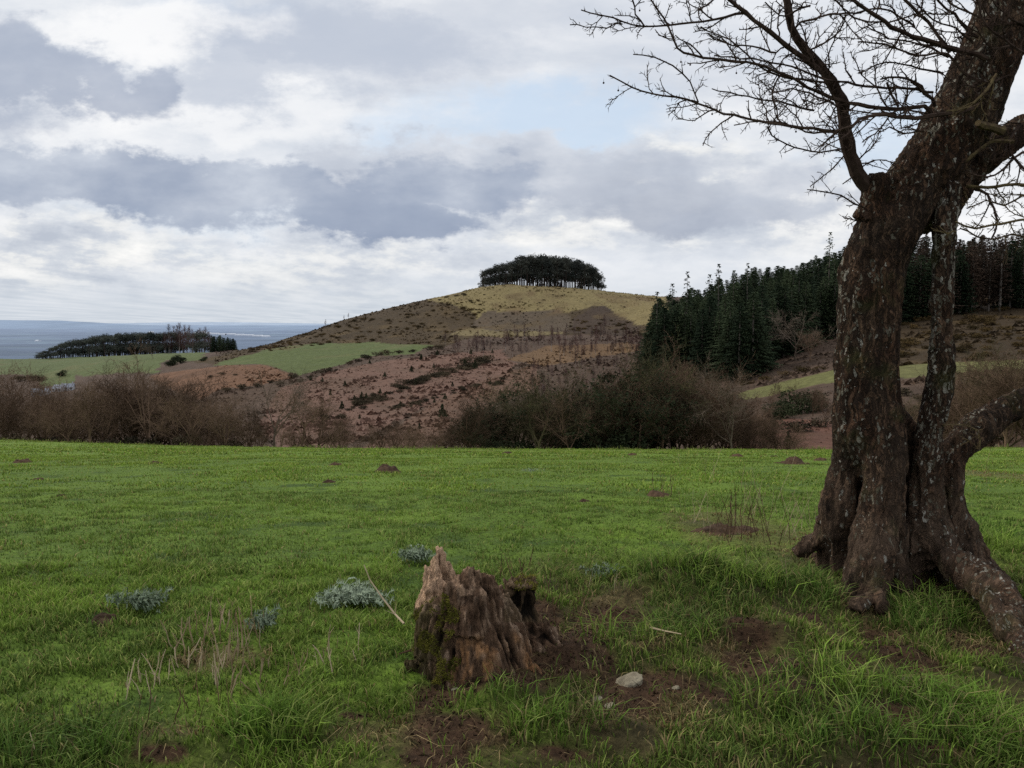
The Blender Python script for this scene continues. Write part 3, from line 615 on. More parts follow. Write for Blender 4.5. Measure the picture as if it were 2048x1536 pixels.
# birch band across the hillside
for k in range(120):
    px = R.uniform(890, 1310) if k % 4 else R.uniform(1180, 1310); py = R.uniform(*((672, 712) if px > 1000 else (690, 712))); h_ = hit(px, py, 150, 700)
    if not h_: continue
    g = at(px, h_[1]); place(BIRCH[k % 4], g, R.random() * 6, R.uniform(.4, .72), None, 'purple-brown bare birch in the band across the hillside', 'tree', 'birches in the band across the hillside')
for px, py, s, lab in [(1011, 702, 1.0, 'pale-stemmed birch at the left end of the birch band'), (1102, 700, 1.15, 'white-stemmed birch in the middle of the birch band'), (1207, 668, 1.0, 'white-stemmed birch highest on the slope')]:
    h_ = hit(px, py, 150, 700); g = at(px, h_[1]); place(BIRCH[1], g, 0, s, None, lab, 'tree', None)
# large area of fine birch scrub below (denser)
for k in range(60):
    px = R.uniform(1060, 1300); py = R.uniform(735, 830); h_ = hit(px, py, 100, 500)
    if h_: place(BIRCH[k % 4], at(px, h_[1]), R.random() * 6, R.uniform(.4, .65), None, 'young brown birch in the thicket below the birch band', 'tree', 'young birches below the band')
# skyline trees on the left shoulder of the hill
for px, Y, s, lab in [(653, 588, .62, 'small lone bare tree on the left skyline of the hill'), (690, 592, .42, 'left of two low bare trees on the hill skyline'), (699, 592, .5, 'right of two low bare trees on the hill skyline')]:
    place(BIRCH[0], at(px, Y), 1, s, None, lab, 'tree')
# young conifers on the red slope
spots = [(884, 838, 26), (838, 858, 12), (683, 820, 16), (723, 800, 14), (732, 800, 12), (690, 772, 11), (708, 802, 10), (770, 755, 10), (823, 744, 12), (868, 735, 9), (843, 722, 12), (875, 712, 10), (950, 738, 16), (942, 708, 10), (968, 700, 8), (985, 704, 8), (832, 772, 12), (760, 788, 10), (800, 812, 10), (640, 830, 12), (645, 762, 9), (667, 885, 10), (905, 775, 9), (890, 800, 12), (980, 770, 8), (930, 728, 9), (740, 730, 8), (770, 795, 8), (718, 838, 9), (1000, 790, 9), (621, 760, 9), (850, 760, 9), (1580, 885, 22), (868, 805, 8), (660, 790, 9)]
for px, py, hp in spots:
    h_ = hit(px, py, 90, 700)
    if not h_: continue
    g = at(px, h_[1]); Hs = hp * g.y / F
    lab = 'small dark conifer scattered on the red bracken slope'
    if (px, py) == (884, 838): lab = 'largest dark young conifer low on the red bracken slope'
    if (px, py) == (1580, 885): lab = 'dark round conifer on the red bracken left of the big trunk'
    place(YCON[R.randrange(3)], g, R.random() * 6, Hs, Hs, lab, 'tree', 'young conifers on the red slope' if hp < 20 else None)
# bushes and gorse
def shrubs(L, pr, lab, grp, cat='bush', jit=1.0):
    for i, (px, py, w) in enumerate(L):
        h_ = hit(px, py, 90, 1200)
        if not h_: continue
        g = at(px, h_[1]); s = w * g.y / F / 2.0
        place(pr[i % len(pr)], g, R.random() * 6, s * R.uniform(.85, 1.1), s * R.uniform(.45, .75), lab, cat, grp)
L = []
for k in range(75):                            # dark heathery strip running up the red slope
    t = R.random(); px = 640 + 330 * t + R.gauss(0, 8); py = 848 - 128 * t ** .9 + R.gauss(0, 3.5); L.append((px, py, R.uniform(14, 30)))
for k in range(40):
    t = R.random(); L.append((780 + 260 * t, 820 - 66 * t + R.gauss(0, 3), R.uniform(10, 20)))
shrubs(L, BUSH, 'low dark heather bush in the diagonal strips on the red slope', 'heather bushes in diagonal strips')
L = [(350 + R.uniform(-3, 3) + 16 * k, 706 + R.gauss(0, 2), 22) for k in range(3)]
shrubs([(345, 730, 34), (365, 725, 30), (358, 722, 26)], EVER, 'big dark rounded bush beside the left pasture', 'big dark bushes beside the left pasture')
shrubs([(123, 752, 24)], EVER, 'lone dark bush in the left pasture', None)
shrubs([(40, 762, 34), (65, 760, 40), (78, 762, 30)], BUSH, 'grey-brown bush at the lower edge of the left pasture', 'bushes below the left pasture')
shrubs([(407, 722, 18), (413, 719, 12)], EVER, 'small dark bush where the pasture meets the hill', 'small bushes at the foot of the hill')
shrubs([(445, 750, 18), (420, 757, 14), (470, 752, 14), (585, 752, 22), (660, 742, 22), (640, 744, 14), (735, 718, 26), (755, 712, 26), (775, 712, 24), (800, 708, 24), (825, 706, 20), (715, 722, 20), (860, 702, 24), (880, 700, 26), (700, 730, 20), (515, 775, 24), (485, 780, 30), (455, 785, 30), (540, 768, 20), (560, 770, 20), (600, 764, 18), (620, 756, 18)], BUSH,
       'dark bush along the hedge line below the green hill field', 'bushes along the hill field hedge')
L = [(R.uniform(500, 950), 0, 0) for _ in range(0)]
for k in range(130):
    px = R.uniform(500, 960); top = np.interp(px, [470, 560, 700, 900, 960], [708, 684, 640, 594, 600]); bot = np.interp(px, [470, 560, 700, 900, 960], [714, 700, 688, 668, 660]); L.append((px, R.uniform(top, bot), R.uniform(7, 15)))
for k in range(30): L.append((R.uniform(1135, 1275), R.uniform(640, 668), R.uniform(8, 15)))
shrubs(L, GORSE, 'low gorse bush on the brown shoulder of the hill', 'gorse and heather on the brown hill shoulder')
shrubs([(R.uniform(880, 1300), R.uniform(585, 625), R.uniform(3, 7)) for k in range(26)] + [(930, 590, 14), (915, 592, 12), (942, 603, 12), (895, 594, 12), (880, 600, 10)], BUSH, 'small heather tuft dotted over the ochre hilltop', 'heather tufts on the ochre hilltop')
L = []
for k in range(110):
    px = R.uniform(1670, 2090); bt = np.interp(px, [1670, 1800, 2090], [738, 730, 712]); tp = np.interp(px, [1670, 1780, 2090], [700, 632, 600]); L.append((px, R.uniform(tp, bt), R.uniform(16, 34)))
shrubs(L, GORSE, 'brown gorse bush on the slope under the plantation', 'gorse on the slope under the plantation')
shrubs([(1420, 745, 40), (1450, 752, 40), (1490, 768, 30), (1530, 760, 34), (1570, 752, 34), (1610, 745, 34), (1640, 742, 30)], GORSE, 'ochre gorse bush along the top of the right grass strip', 'gorse along the right grass strip')
# scattered bracken / heather mass
def cards(name, n, region, col_, size, lab, cat, hgt=.6, mat='hill'):
    V = []; F_ = []; CC = []; rs = np.random.RandomState(hash(name) % 1000 if False else len(name))
    px = rs.uniform(region[0], region[1], n); Ys = rs.uniform(region[2] ** 1, region[3], n)
    u = (px - CX) / F; x = u * Ys; z = gz(x, Ys); qx, qy = px_of(x, Ys, z)
    keep = np.ones(n, bool); cc = far_colour(x, Ys, z)
    k = sstep(-.2, .35, n2(x, Ys, 9, 3, 71)); keep &= rs.random_sample(n) < (.15 + .85 * k)
    gr = (cc[:, 1] > cc[:, 0] * .85); keep &= ~gr
    x = x[keep]; y = Ys[keep]; z = z[keep]; cc = cc[keep]; m = len(x)
    s = size * rs.uniform(.3, 1.2, m) * (.6 + .8 * sstep(-.2, .4, n2(x, y, 30, 2, 72))); a = rs.uniform(0, PI, m); dx = np.cos(a) * s; dy = np.sin(a) * s; h = hgt * s * rs.uniform(.5, 1.3, m)
    A = np.stack([x - dx, y - dy, z - .15], -1); B = np.stack([x + dx, y + dy, z - .15], -1); T = np.stack([x + rs.normal(0, .4, m) * s, y + rs.normal(0, .4, m) * s, z + h], -1)
    V = np.stack([A, B, T], 1).reshape(-1, 3); shade = rs.uniform(.75, 1.18, m)[:, None]; c3 = np.repeat(cc * shade, 3, 0)
    o = link(name, np_mesh(name, V, np.arange(len(V)), np.full(m, 3), M[mat], {'col': c3})); return tag(o, lab, cat, None, 'stuff')
cards('heather', 70000, (430, 2300, 150, 620), None, .9, 'rough heather and dead bracken covering the hill', 'heather', .7)
cards('bracken', 22000, (150, 1750, 95, 330), None, .5, 'red-brown dead bracken covering the valley slope', 'bracken', .5)

# hedge of bare trees just past the field edge
def hedge(px, Y, pr, s, lab, grp=None, sz=None):
    g = at(px, Y); g.z = max(g.z, g.z); place(pr, g, R.random() * 6, s, sz, lab, 'tree', grp)
def hs(top, px, Y): 
    g = at(px, Y); b_ = px_of(g.x, g.y, g.z)[1]; return (b_ - top) * Y / F
TOPL = ([-60, 0, 60, 110, 160, 200, 260, 300, 350, 400, 450, 520], [745, 748, 766, 790, 778, 745, 730, 724, 742, 775, 800, 800])
for k in range(34):
    px = -70 + 500 * (k + R.random()) / 34; Y = R.uniform(48, 62); top = np.interp(px, *TOPL) + R.uniform(-12, 45)
    H_ = hs(top, px, Y); hedge(px, Y, BARE[k % 5], H_ / 6.0, 'brown bare tree in the dense hedge at the left field edge', 'bare trees of the left hedge')
for px, top, Y, pr, lab in [(448, 790, 49, BARE[1], 'many-stemmed dark bare tree right of the dense left hedge'), (540, 742, 50, BARE_PALE[0], 'tall bare tree with pale trunk standing alone at the field edge'), (492, 820, 50, BARE[3], 'low bare shrub between the many-stemmed and the pale-trunked tree'),
                            (600, 775, 49, BARE[0], 'ivy-footed bare tree right of the pale-trunked one'), (626, 800, 52, BARE[4], 'slender bare tree right of the ivy-footed one'), (818, 850, 49, BARE[2], 'small bare tree left of the round thicket'), (862, 856, 50, BARE[3], 'smallest bare tree touching the round thicket'),
                            (395, 860, 48, BARE[2], 'low bare bush at the right foot of the dense left hedge'), (720, 868, 49, BARE[3], 'tiny bare shrub on the field edge before the red slope'), (1468, 745, 50, BARE_PALE[1], 'thin dark-stemmed bare tree at the right end of the thicket')]:
    hedge(px, Y, pr, hs(top, px, Y) / 6.1, lab)
for k in range(16):
    px = 410 + 490 * (k + R.random()) / 16; hedge(px, R.uniform(48, 54), BARE[k % 5], hs(R.uniform(828, 872), px, 50) / 6.1, 'low bare thorn in the thin part of the hedge before the red slope', 'low thorns in the thin part of the hedge')
TOPM = ([880, 920, 960, 1010, 1060, 1080, 1120, 1180, 1230, 1290, 1330, 1390, 1440, 1470, 1500], [860, 800, 790, 800, 765, 745, 800, 790, 740, 700, 735, 722, 735, 790, 840])
for k in range(58):
    px = 905 + 570 * (k + R.random()) / 46; Y = R.uniform(48, 64); top = np.interp(px, *TOPM) + R.uniform(-8, 75)
    if 1170 < px < 1330 or px < 1000 and k % 2: pr = IVY[k % 3]; lab = 'dark ivy-clad tree in the thicket at the field edge'; grp = 'ivy-clad trees of the thicket'
    elif 1020 < px < 1110 or 1240 < px < 1300: pr = BARE_GREEN[k % 2]; lab = 'olive mossy bare tree in the thicket at the field edge'; grp = 'mossy trees of the thicket'
    else: pr = BARE[k % 5]; lab = 'brown bare tree in the thicket at the field edge'; grp = 'bare trees of the thicket'
    hedge(px, Y, pr, hs(top, px, Y) / 6.1, lab, grp)
hedge(1075, 51, BARE_GREEN[0], hs(742, 1075, 51) / 6.3, 'tall yellowish mossy tree in the left half of the thicket')
for px, Y, tp in ((1262, 55, 728), (1310, 56, 720), (1235, 57, 750), (1080, 54, 770), (1345, 57, 745)): hedge(px, Y, IVY[px % 3], hs(tp, px, Y) / 6.2, 'tall ivy-clad tree around the tallest olive tree of the thicket', 'tall ivy-clad trees of the thicket')
hedge(1290, 54, BARE_GREEN[1], hs(692, 1290, 54) / 6.3, 'tallest olive tree of the thicket')
hedge(1385, 52, BARE[0], hs(718, 1385, 52) / 6.1, 'broad purple-grey bare tree right of the tallest olive one')
hedge(945, 48.5, BARE[3], hs(795, 945, 48.5) / 6.1, 'round grey-brown bare tree at the left end of the thicket')
for k, (px, py, w, h) in enumerate([(990, 898, 2.0, 1.4), (1030, 898, 2.2, 1.2), (1180, 898, 2.6, 2.0), (1240, 898, 2.8, 2.4), (1120, 898, 2.2, 1.4), (1300, 898, 2.2, 1.2), (960, 898, 1.6, 1.1), (1210, 880, 2.6, 2.6)]):
    g = at(px, 50 + k % 3 * 2); place(EVER[k % 3], g, R.random() * 6, w * .8, h * .62, 'black-green holly bush at the foot of the thicket', 'bush', 'holly bushes at the foot of the thicket')
for k, (px, w, h, Y) in enumerate([(1185, 3.0, 3.2, 55), (1235, 3.4, 3.9, 56), (1270, 2.6, 3.0, 54), (1150, 2.4, 2.4, 53), (1050, 2.6, 2.3, 54), (985, 2.2, 1.9, 52), (1320, 2.2, 2.4, 55)]):
    place(EVER[k % 3], at(px, Y), R.random() * 6, w * .62, h * .62, 'large dark evergreen bush inside the thicket at the field edge', 'bush', 'large evergreens inside the thicket')
for k in range(26):
    px = -60 + 540 * (k + R.random()) / 26; g = at(px, R.uniform(48.5, 53)); place(BUSH[k % 4], g, R.random() * 6, R.uniform(.7, 1.1), R.uniform(.5, 1.0), 'dark undergrowth bush at the foot of the left hedge', 'bush', 'undergrowth at the foot of the left hedge')
for px, s in ((455, .5), (603, .75), (640, .5), (667, .4), (520, .4), (830, .45), (760, .35)):
    g = at(px, 49.5); place(EVER[0], g, px, s, s * .8, 'small dark ivy mound on the field edge before the red slope', 'bush', 'ivy mounds on the field edge')
# right part: behind and around the trunk
shrubs([(1600, 822, 90), (1640, 818, 60), (1560, 832, 70), (1620, 800, 60)], EVER, 'big dark evergreen bush left of the trunk in the valley', 'evergreen bushes left of the trunk')
shrubs([(1540, 850, 60), (1600, 862, 70), (1500, 840, 50), (1650, 850, 50), (1820, 840, 70), (1800, 790, 60), (1850, 800, 50)], BUSH, 'brown bramble bush on the valley side by the trunk', 'brambles on the valley side')
for k in range(26):
    px = R.uniform(1780, 2110); Y = R.uniform(50, 66) if k % 2 else R.uniform(60, 95); top = np.interp(px, [1780, 1900, 1950, 2000, 2110], [800, 790, 745, 705, 690]) + R.uniform(0, 40)
    hedge(px, Y, BARE[k % 5] if k % 4 else BARE_GREEN[k % 2], hs(top, px, Y) / 6.2, 'bare tree in the thicket behind the right-hand limb', 'bare trees behind the right-hand limb')
for k in range(14):
    px = R.uniform(1480, 1680); Y = R.uniform(95, 150); place(BARE[k % 5], at(px, Y), R.random() * 6, R.uniform(.5, .8), None, 'small brown tree on the valley side left of the trunk', 'tree', 'small trees on the valley side')
place(BARE_PALE[0], at(1590, 215), 1, 2.5, 2.2, 'broad fan-shaped pale bare tree in front of the spruces', 'tree')
place(BARE[1], at(1618, 205), 2, 1.5, 1.4, 'smaller brown bare tree beside the fan-shaped one', 'tree')
place(BARE_PALE[1], at(308, 520), 1, 1.9, 1.7, 'lone pale bare tree on the left pasture', 'tree')
place(BARE_PALE[1], at(1548, 168), 3, .9, .9, 'small spiky bare tree on the right grass strip', 'tree')

# farm buildings
def house(px, py, w, d, h, rf, rz, lab, nwin=3):
    p = hit(px, py, 150, 900); g = at(px, p[1]); t = empty('farmhouse', g, rz); tag(t, lab, 'house')
    b = MB(); b.box((0, 0, h / 2 - .5), (w, d, h + 1)); b.quad((-w / 2, -d / 2, h), (-w / 2, d / 2, h), (-w / 2, 0, h + rf), (-w / 2, 0, h + rf)); b.f[-1] = b.f[-1][:3]; k = len(b.v); b.v += [Vector((w / 2, -d / 2, h)), Vector((w / 2, d / 2, h)), Vector((w / 2, 0, h + rf))]; b.f.append((k, k + 1, k + 2)); b.m.append(0)
    b.build('wall', M['wall'], t)
    r = MB(); o = .3
    for s in (-1, 1): r.quad((-w / 2 - o, s * (d / 2 + o), h - .15), (w / 2 + o, s * (d / 2 + o), h - .15), (w / 2 + o, 0, h + rf + .1), (-w / 2 - o, 0, h + rf + .1))
    ro = r.build('roof', M['roof'], t); c = MB(); c.box((w * .35, 0, h + rf + .4), (.7, .7, 1.3)); c.build('chimney', M['wall'], ro)
    for i in range(nwin):
        q = MB(); q.box((-w / 2 + w * (i + .5) / nwin, -d / 2 - .03, h * .55), (1.0, .06, 1.2)); q.build('window', M['pane'], t)
house(80, 790, 9, 5, 2.2, 1.8, .15, 'low white farmhouse with pale roof below the left pasture')
house(118, 780, 6.5, 5, 2.2, 2, -.2, 'grey-roofed house left of its twin above the white farmhouse')
house(138, 778, 5.5, 4.5, 2.2, 2, .3, 'small grey-roofed house right of its twin above the white farmhouse', 2)
# pale sheds of the far town
for k, (px, py, w) in enumerate([(303, 669, 10), (392, 668, 8), (404, 666, 14), (412, 668, 22), (430, 669, 18), (446, 670, 16), (462, 670, 20), (480, 671, 18), (498, 672, 20), (516, 673, 22), (532, 674, 16), (372, 667, 10), (76, 683, 6), (350, 668, 8)]):
    p = hit(px, py, 4000, 30000)
    if not p: continue
    Y = p[1]; w_ = w * Y / F; h_ = 3.0 * Y / F * (.8 if k else 1.6); t = empty('shed', (p[0], Y, -199)); tag(t, 'white shed in the hazy town on the plain' if k != 2 else 'largest white shed in the hazy town on the plain', 'shed', 'white sheds on the plain' if k != 2 else None)
    b = MB(); b.box((0, 0, h_ / 2), (w_, 60, h_)); b.build('wall', M['shed'], t); b = MB()
    b.quad((-w_ / 2, -32, h_), (w_ / 2, -32, h_), (w_ / 2, 0, h_ * 1.25), (-w_ / 2, 0, h_ * 1.25)); b.quad((-w_ / 2, 32, h_), (w_ / 2, 32, h_), (w_ / 2, 0, h_ * 1.25), (-w_ / 2, 0, h_ * 1.25)); b.build('roof', M['shed'], t)

# ------------------------------------------------------------------ grass
def blades(name, x, y, z, h, w, cc, lean, rs, lab, tipc=1.45):
    m = len(x); a = rs.uniform(0, 2 * PI, m); la = rs.uniform(0, 2 * PI, m); ln = lean * h * rs.uniform(.2, 1.6, m)
    sx, sy = np.cos(a) * w, np.sin(a) * w; lx, ly = np.cos(la) * ln, np.sin(la) * ln
    P = lambda fx, fz, s: np.stack([x + lx * fx + sx * s, y + ly * fx + sy * s, z + h * fz], -1)
    cc = cc.copy(); V = np.stack([P(0, -.1, -1), P(0, -.1, 1), P(.3, .55, .75), P(.3, .55, -.75), P(1, 1 - .25 * lean, 0)], 1).reshape(-1, 3)
    b = (np.arange(m) * 5)[:, None]; fl = (b + np.array([0, 1, 2, 3, 3, 2, 4])).ravel(); sz = np.tile([4, 3], m)
    c5 = np.stack([cc * .4, cc * .4, cc, cc, cc * tipc], 1).reshape(-1, 3)  # shade at the root and highlight at the tip painted into blade colour
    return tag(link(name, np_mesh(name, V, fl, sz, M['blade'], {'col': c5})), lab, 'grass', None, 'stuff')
def sample(n, y0, y1, rs, um=.8, pw=1.0):
    y = (y0 ** (1 + pw) + (y1 ** (1 + pw) - y0 ** (1 + pw)) * rs.random_sample(n)) ** (1 / (1 + pw)); u = rs.uniform(-um, um, n); return u * y, y
G1 = np.array([.158, .245, .036]); G2 = np.array([.10, .158, .030]); G3 = np.array([.28, .31, .09]); ST = np.array([.36, .27, .13]); BR = np.array([.14, .085, .04])
def grass_colour(x, y, rs, dry, lush):
    m = len(x); t = sstep(-.5, .5, n2(x, y, .9, 3, 81)); c = lerp3(np.tile(G2, (m, 1)), G1, t)
    r = rs.random_sample(m); c = lerp3(c, G3, (r < .22) * .8)
    st = rs.random_sample(m) < (.04 + .55 * dry + .12 * sstep(6.5, 4.5, y) * sstep(-.5, .3, x)); c[st] = ST * rs.uniform(.5, 1.05, st.sum())[:, None]
    br = rs.random_sample(m) < (.3 * dry); c[br] = BR
    c = lerp3(c, c * np.array([.65, .9, .7]), lush * .5)
    return c * rs.uniform(.5, 1.4, m)[:, None]
rs = np.random.RandomState(3)
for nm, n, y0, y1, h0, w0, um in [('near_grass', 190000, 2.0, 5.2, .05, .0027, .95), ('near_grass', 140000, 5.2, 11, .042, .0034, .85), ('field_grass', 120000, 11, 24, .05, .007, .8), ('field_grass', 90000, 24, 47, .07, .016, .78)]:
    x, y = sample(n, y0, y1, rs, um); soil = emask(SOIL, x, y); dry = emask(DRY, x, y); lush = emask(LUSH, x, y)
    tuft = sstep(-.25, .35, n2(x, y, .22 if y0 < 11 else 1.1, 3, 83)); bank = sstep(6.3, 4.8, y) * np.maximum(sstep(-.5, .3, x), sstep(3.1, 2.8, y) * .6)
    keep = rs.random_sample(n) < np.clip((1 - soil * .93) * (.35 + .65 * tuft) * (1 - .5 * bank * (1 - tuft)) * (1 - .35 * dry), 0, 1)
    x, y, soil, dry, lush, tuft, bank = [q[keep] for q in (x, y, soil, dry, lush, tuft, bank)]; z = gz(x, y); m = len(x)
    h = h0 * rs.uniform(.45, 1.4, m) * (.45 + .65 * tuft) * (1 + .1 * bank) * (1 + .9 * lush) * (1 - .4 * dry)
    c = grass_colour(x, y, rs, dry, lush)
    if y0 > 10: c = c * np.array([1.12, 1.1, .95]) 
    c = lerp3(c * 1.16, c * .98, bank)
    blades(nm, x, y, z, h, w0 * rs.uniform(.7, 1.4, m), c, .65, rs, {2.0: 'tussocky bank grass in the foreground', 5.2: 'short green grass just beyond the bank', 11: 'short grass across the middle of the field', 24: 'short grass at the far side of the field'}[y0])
x, y = sample(9000, 43.5, 47.5, rs, .78); k = sstep(-.2, .5, n2(x, y, 1.2, 3, 88)); keep = rs.random_sample(len(x)) < .2 + .8 * k; x, y, k = x[keep], y[keep], k[keep]
c = lerp3(np.tile(np.array([.14, .19, .035]), (len(x), 1)), np.array([.22, .19, .09]), rs.random_sample(len(x)) * .8)
blades('rank_grass', x, y, gz(x, y), rs.uniform(.06, .26, len(x)) * (.4 + k), rs.uniform(.01, .025, len(x)), c, .6, rs, 'rank uneven grass along the far field edge')
# long tussocks as stuff on the bank
x, y = sample(80000, 2.2, 6.0, rs, .95); cl = n2(x, y, .3, 2, 85); lush = emask(LUSH, x, y); soil = emask(SOIL, x, y)
keep = (rs.random_sample(len(x)) < np.clip(lush * sstep(-.35, .2, cl) * .9 + sstep(.15, .45, cl) * .35, 0, 1) * (1 - soil)); x, y, lush = x[keep], y[keep], lush[keep]
c = grass_colour(x, y, rs, x * 0 + .05, lush) * .85
blades('long_grass', x, y, gz(x, y), rs.uniform(.05, .15, len(x)) * (.6 + .6 * lush), rs.uniform(.0018, .0036, len(x)), c, 1.0, rs, 'long lush grass tussocks on the bank')
TALL = [ell(*e) for e in [(1335, 1165, 90, 34), (1270, 1150, 60, 26), (1410, 1190, 60, 26), (1500, 1200, 60, 20), (1300, 1290, 120, 18), (1690, 1390, 90, 30), (1560, 1440, 90, 26), (560, 1500, 80, 24), (1920, 1080, 60, 40), (1870, 1215, 70, 14), (1800, 1500, 120, 26)]]
x, y = sample(90000, 2.2, 6.4, rs, .9); k = emask(TALL, x, y); cl = n2(x, y, .14, 2, 87); keep = rs.random_sample(len(x)) < k * sstep(-.3, .3, cl); x, y = x[keep], y[keep]
c = lerp3(np.tile(G1 * 1.1, (len(x), 1)), G3, (rs.random_sample(len(x)) < .25) * .8) * rs.uniform(.45, 1.35, len(x))[:, None]
blades('tall_tussocks', x, y, gz(x, y), rs.uniform(.08, .21, len(x)), rs.uniform(.002, .004, len(x)), c, .9, rs, 'tall bright tussocks between the stump and the tree and along the bank')
# flattened straw and litter on soil
x, y = sample(60000, 2.2, 5.8, rs, .9); dry = np.maximum(emask(DRY, x, y), emask(SOIL, x, y) * .35) + .08 * sstep(-.5, .3, x) * sstep(0, .4, n2(x, y, .3, 3, 86)); keep = rs.random_sample(len(x)) < dry * .5; x, y = x[keep], y[keep]
c = np.tile(ST, (len(x), 1)) * rs.uniform(.2, 1.1, len(x))[:, None] ** 1.5
blades('straw', x, y, gz(x, y) + .006, rs.uniform(.015, .06, len(x)), rs.uniform(.0012, .0024, len(x)), c, 2.6, rs, 'flattened dead grass lying on the bank')
# soil crumbs
x, y = sample(60000, 2.2, 5.6, rs, .9); s_ = emask(SOIL, x, y); keep = rs.random_sample(len(x)) < s_ * .8; x, y = x[keep], y[keep]; z = gz(x, y); m = len(x)
s = rs.uniform(.003, .012, m) ; D = rs.normal(0, 1, (m, 4, 3)); D /= np.linalg.norm(D, axis=2, keepdims=True); V = (np.stack([x, y, z + .003], -1)[:, None, :] + D * s[:, None, None]).reshape(-1, 3)
b = (np.arange(m) * 4)[:, None]; fl = (b + np.array([0, 1, 2, 0, 2, 3, 0, 3, 1, 1, 3, 2])).ravel(); c = np.array([.085, .05, .03]) * rs.uniform(.3, 1.5, (m, 1))
tag(link('soil_crumbs', np_mesh('soil_crumbs', V, fl, np.full(m * 4, 3), M['ground'], {'col': np.repeat(c, 4, 0)})), 'loose red-brown soil crumbs on the bare patches', 'soil', None, 'stuff')

# ------------------------------------------------------------------ molehills
def mound(name, px, py, hw, lab, grp, flatn=.45):
    p = hit(px, py, 2, 50); r = hw * p[1] / F; g = at(px, p[1]); n = 26; V = []; F_ = []
    sd = int(px)
    xs, ys = np.meshgrid(np.linspace(-1.25, 1.25, n), np.linspace(-1.25, 1.25, n), indexing='ij'); d = np.sqrt(xs ** 2 + ys ** 2) * (1 + .35 * n2(xs, ys, .6, 2, sd))
    X = xs * r; Y = ys * r * 1.3; h = np.exp(-(d * 1.25) ** 4) * r * flatn * .8 * (1 + .9 * n2(xs, ys, .5, 3, sd + 1)) + .10 * r * n2(xs, ys, .14, 2, sd + 2) * np.exp(-d * d) - .02 * r - sstep(.8, 1.2, d) * .03
    Z = gz(X + g.x, Y + g.y) - g.z + h; V = np.stack([X, Y, Z], -1).reshape(-1, 3); idx = np.arange(n * n).reshape(n, n); q = np.stack([idx[:-1, :-1], idx[1:, :-1], idx[1:, 1:], idx[:-1, 1:]], -1).reshape(-1)
    me = np_mesh(name, V, q, np.full(len(q) // 4, 4), M['soil'], None, False); o = link(name, me); o.location = g; return tag(o, lab, 'molehill', grp)
mlab = {37: 'leftmost small molehill near the far field edge', 303: 'small molehill second from the left near the far field edge', 668: 'small dark molehill straight below the red slope', 772: 'widest low double molehill in the middle distance', 655: 'molehill nearer than its neighbours left of centre', 1014: 'dark molehill at the far edge below the thicket',
        1265: 'tiny molehill at the far edge below the tallest thicket tree', 1478: 'flat molehill at the far edge left of the trunk', 1552: 'smallest molehill at the far edge left of the trunk', 1590: 'big brown molehill close left of the trunk', 1645: 'molehill touching the left side of the trunk outline', 1322: 'molehill with dark dead stems growing from it',
        1170: 'small lone molehill in the middle of the right half of the field', 112: 'tiny molehill at the left in the middle distance', 190: 'large red-brown molehill beside a silvery plant at the lower left', 1462: 'broad low reddish molehill among stems left of the tree', 66: 'pale small molehill at the far left'}
for px, py, hw in MOLE: mound('molehill', px, py, hw * (.72 if hw < 90 else .75), mlab[px], None, .42 if hw < 90 else .13)

# ------------------------------------------------------------------ small plants, stems, stones, sticks
def silver(px, py, rx, n, lab):
    p = hit(px, py, 2, 50); g = at(px, p[1]); r = rx * p[1] / F; random.seed(px); b = MB()
    for k in range(n):
        a = random.random() * 6.28; q = r * random.random() ** .8 * (.75 + .35 * math.sin(a * 3 + px)); c = Vector((math.cos(a) * q, math.sin(a) * q * .8, 0)); c.z = float(gz(np.array([g.x + c.x]), np.array([g.y + c.y]))[0]) - g.z + random.uniform(.02, .06)
        a2 = random.random() * 6.28; L = random.uniform(.025, .085); d = Vector((math.cos(a2), math.sin(a2), 0)); s_ = Vector((-d.y, d.x, random.gauss(0, .6))).normalized(); w = random.uniform(.002, .006)
        pts = [c, c + d * L * .4 + Vector((0, 0, L * .55)), c + d * L * .8 + Vector((0, 0, L * .6)), c + d * L + Vector((0, 0, L * .3)) + s_ * L * .2]
        for i in range(3): b.quad(pts[i] - s_ * w, pts[i] + s_ * w, pts[i + 1] + s_ * w * .8, pts[i + 1] - s_ * w * .8)
        for i in range(4):
            q0 = pts[1].lerp(pts[2], i / 3); b.tri(q0, q0 + d * .006, q0 + s_ * random.choice((-1, 1)) * L * .3 + Vector((0, 0, .012)))
    o = b.build('thistle_plant', M['silver']); o.location = g; tag(o, lab, 'plant')
silver(700, 1205, 84, 460, 'largest silvery thistle patch left of the stump')
silver(832, 1122, 46, 210, 'silvery thistle patch behind the spike of the stump')
silver(268, 1225, 64, 190, 'sparse silvery plant beside the red-brown molehill')
silver(514, 1272, 32, 80, 'small silvery plant among the dry stems')
silver(1210, 1153, 36, 70, 'small silvery plant right of the stump')
silver(1062, 948, 30, 40, 'faint silvery plant far out in the field')
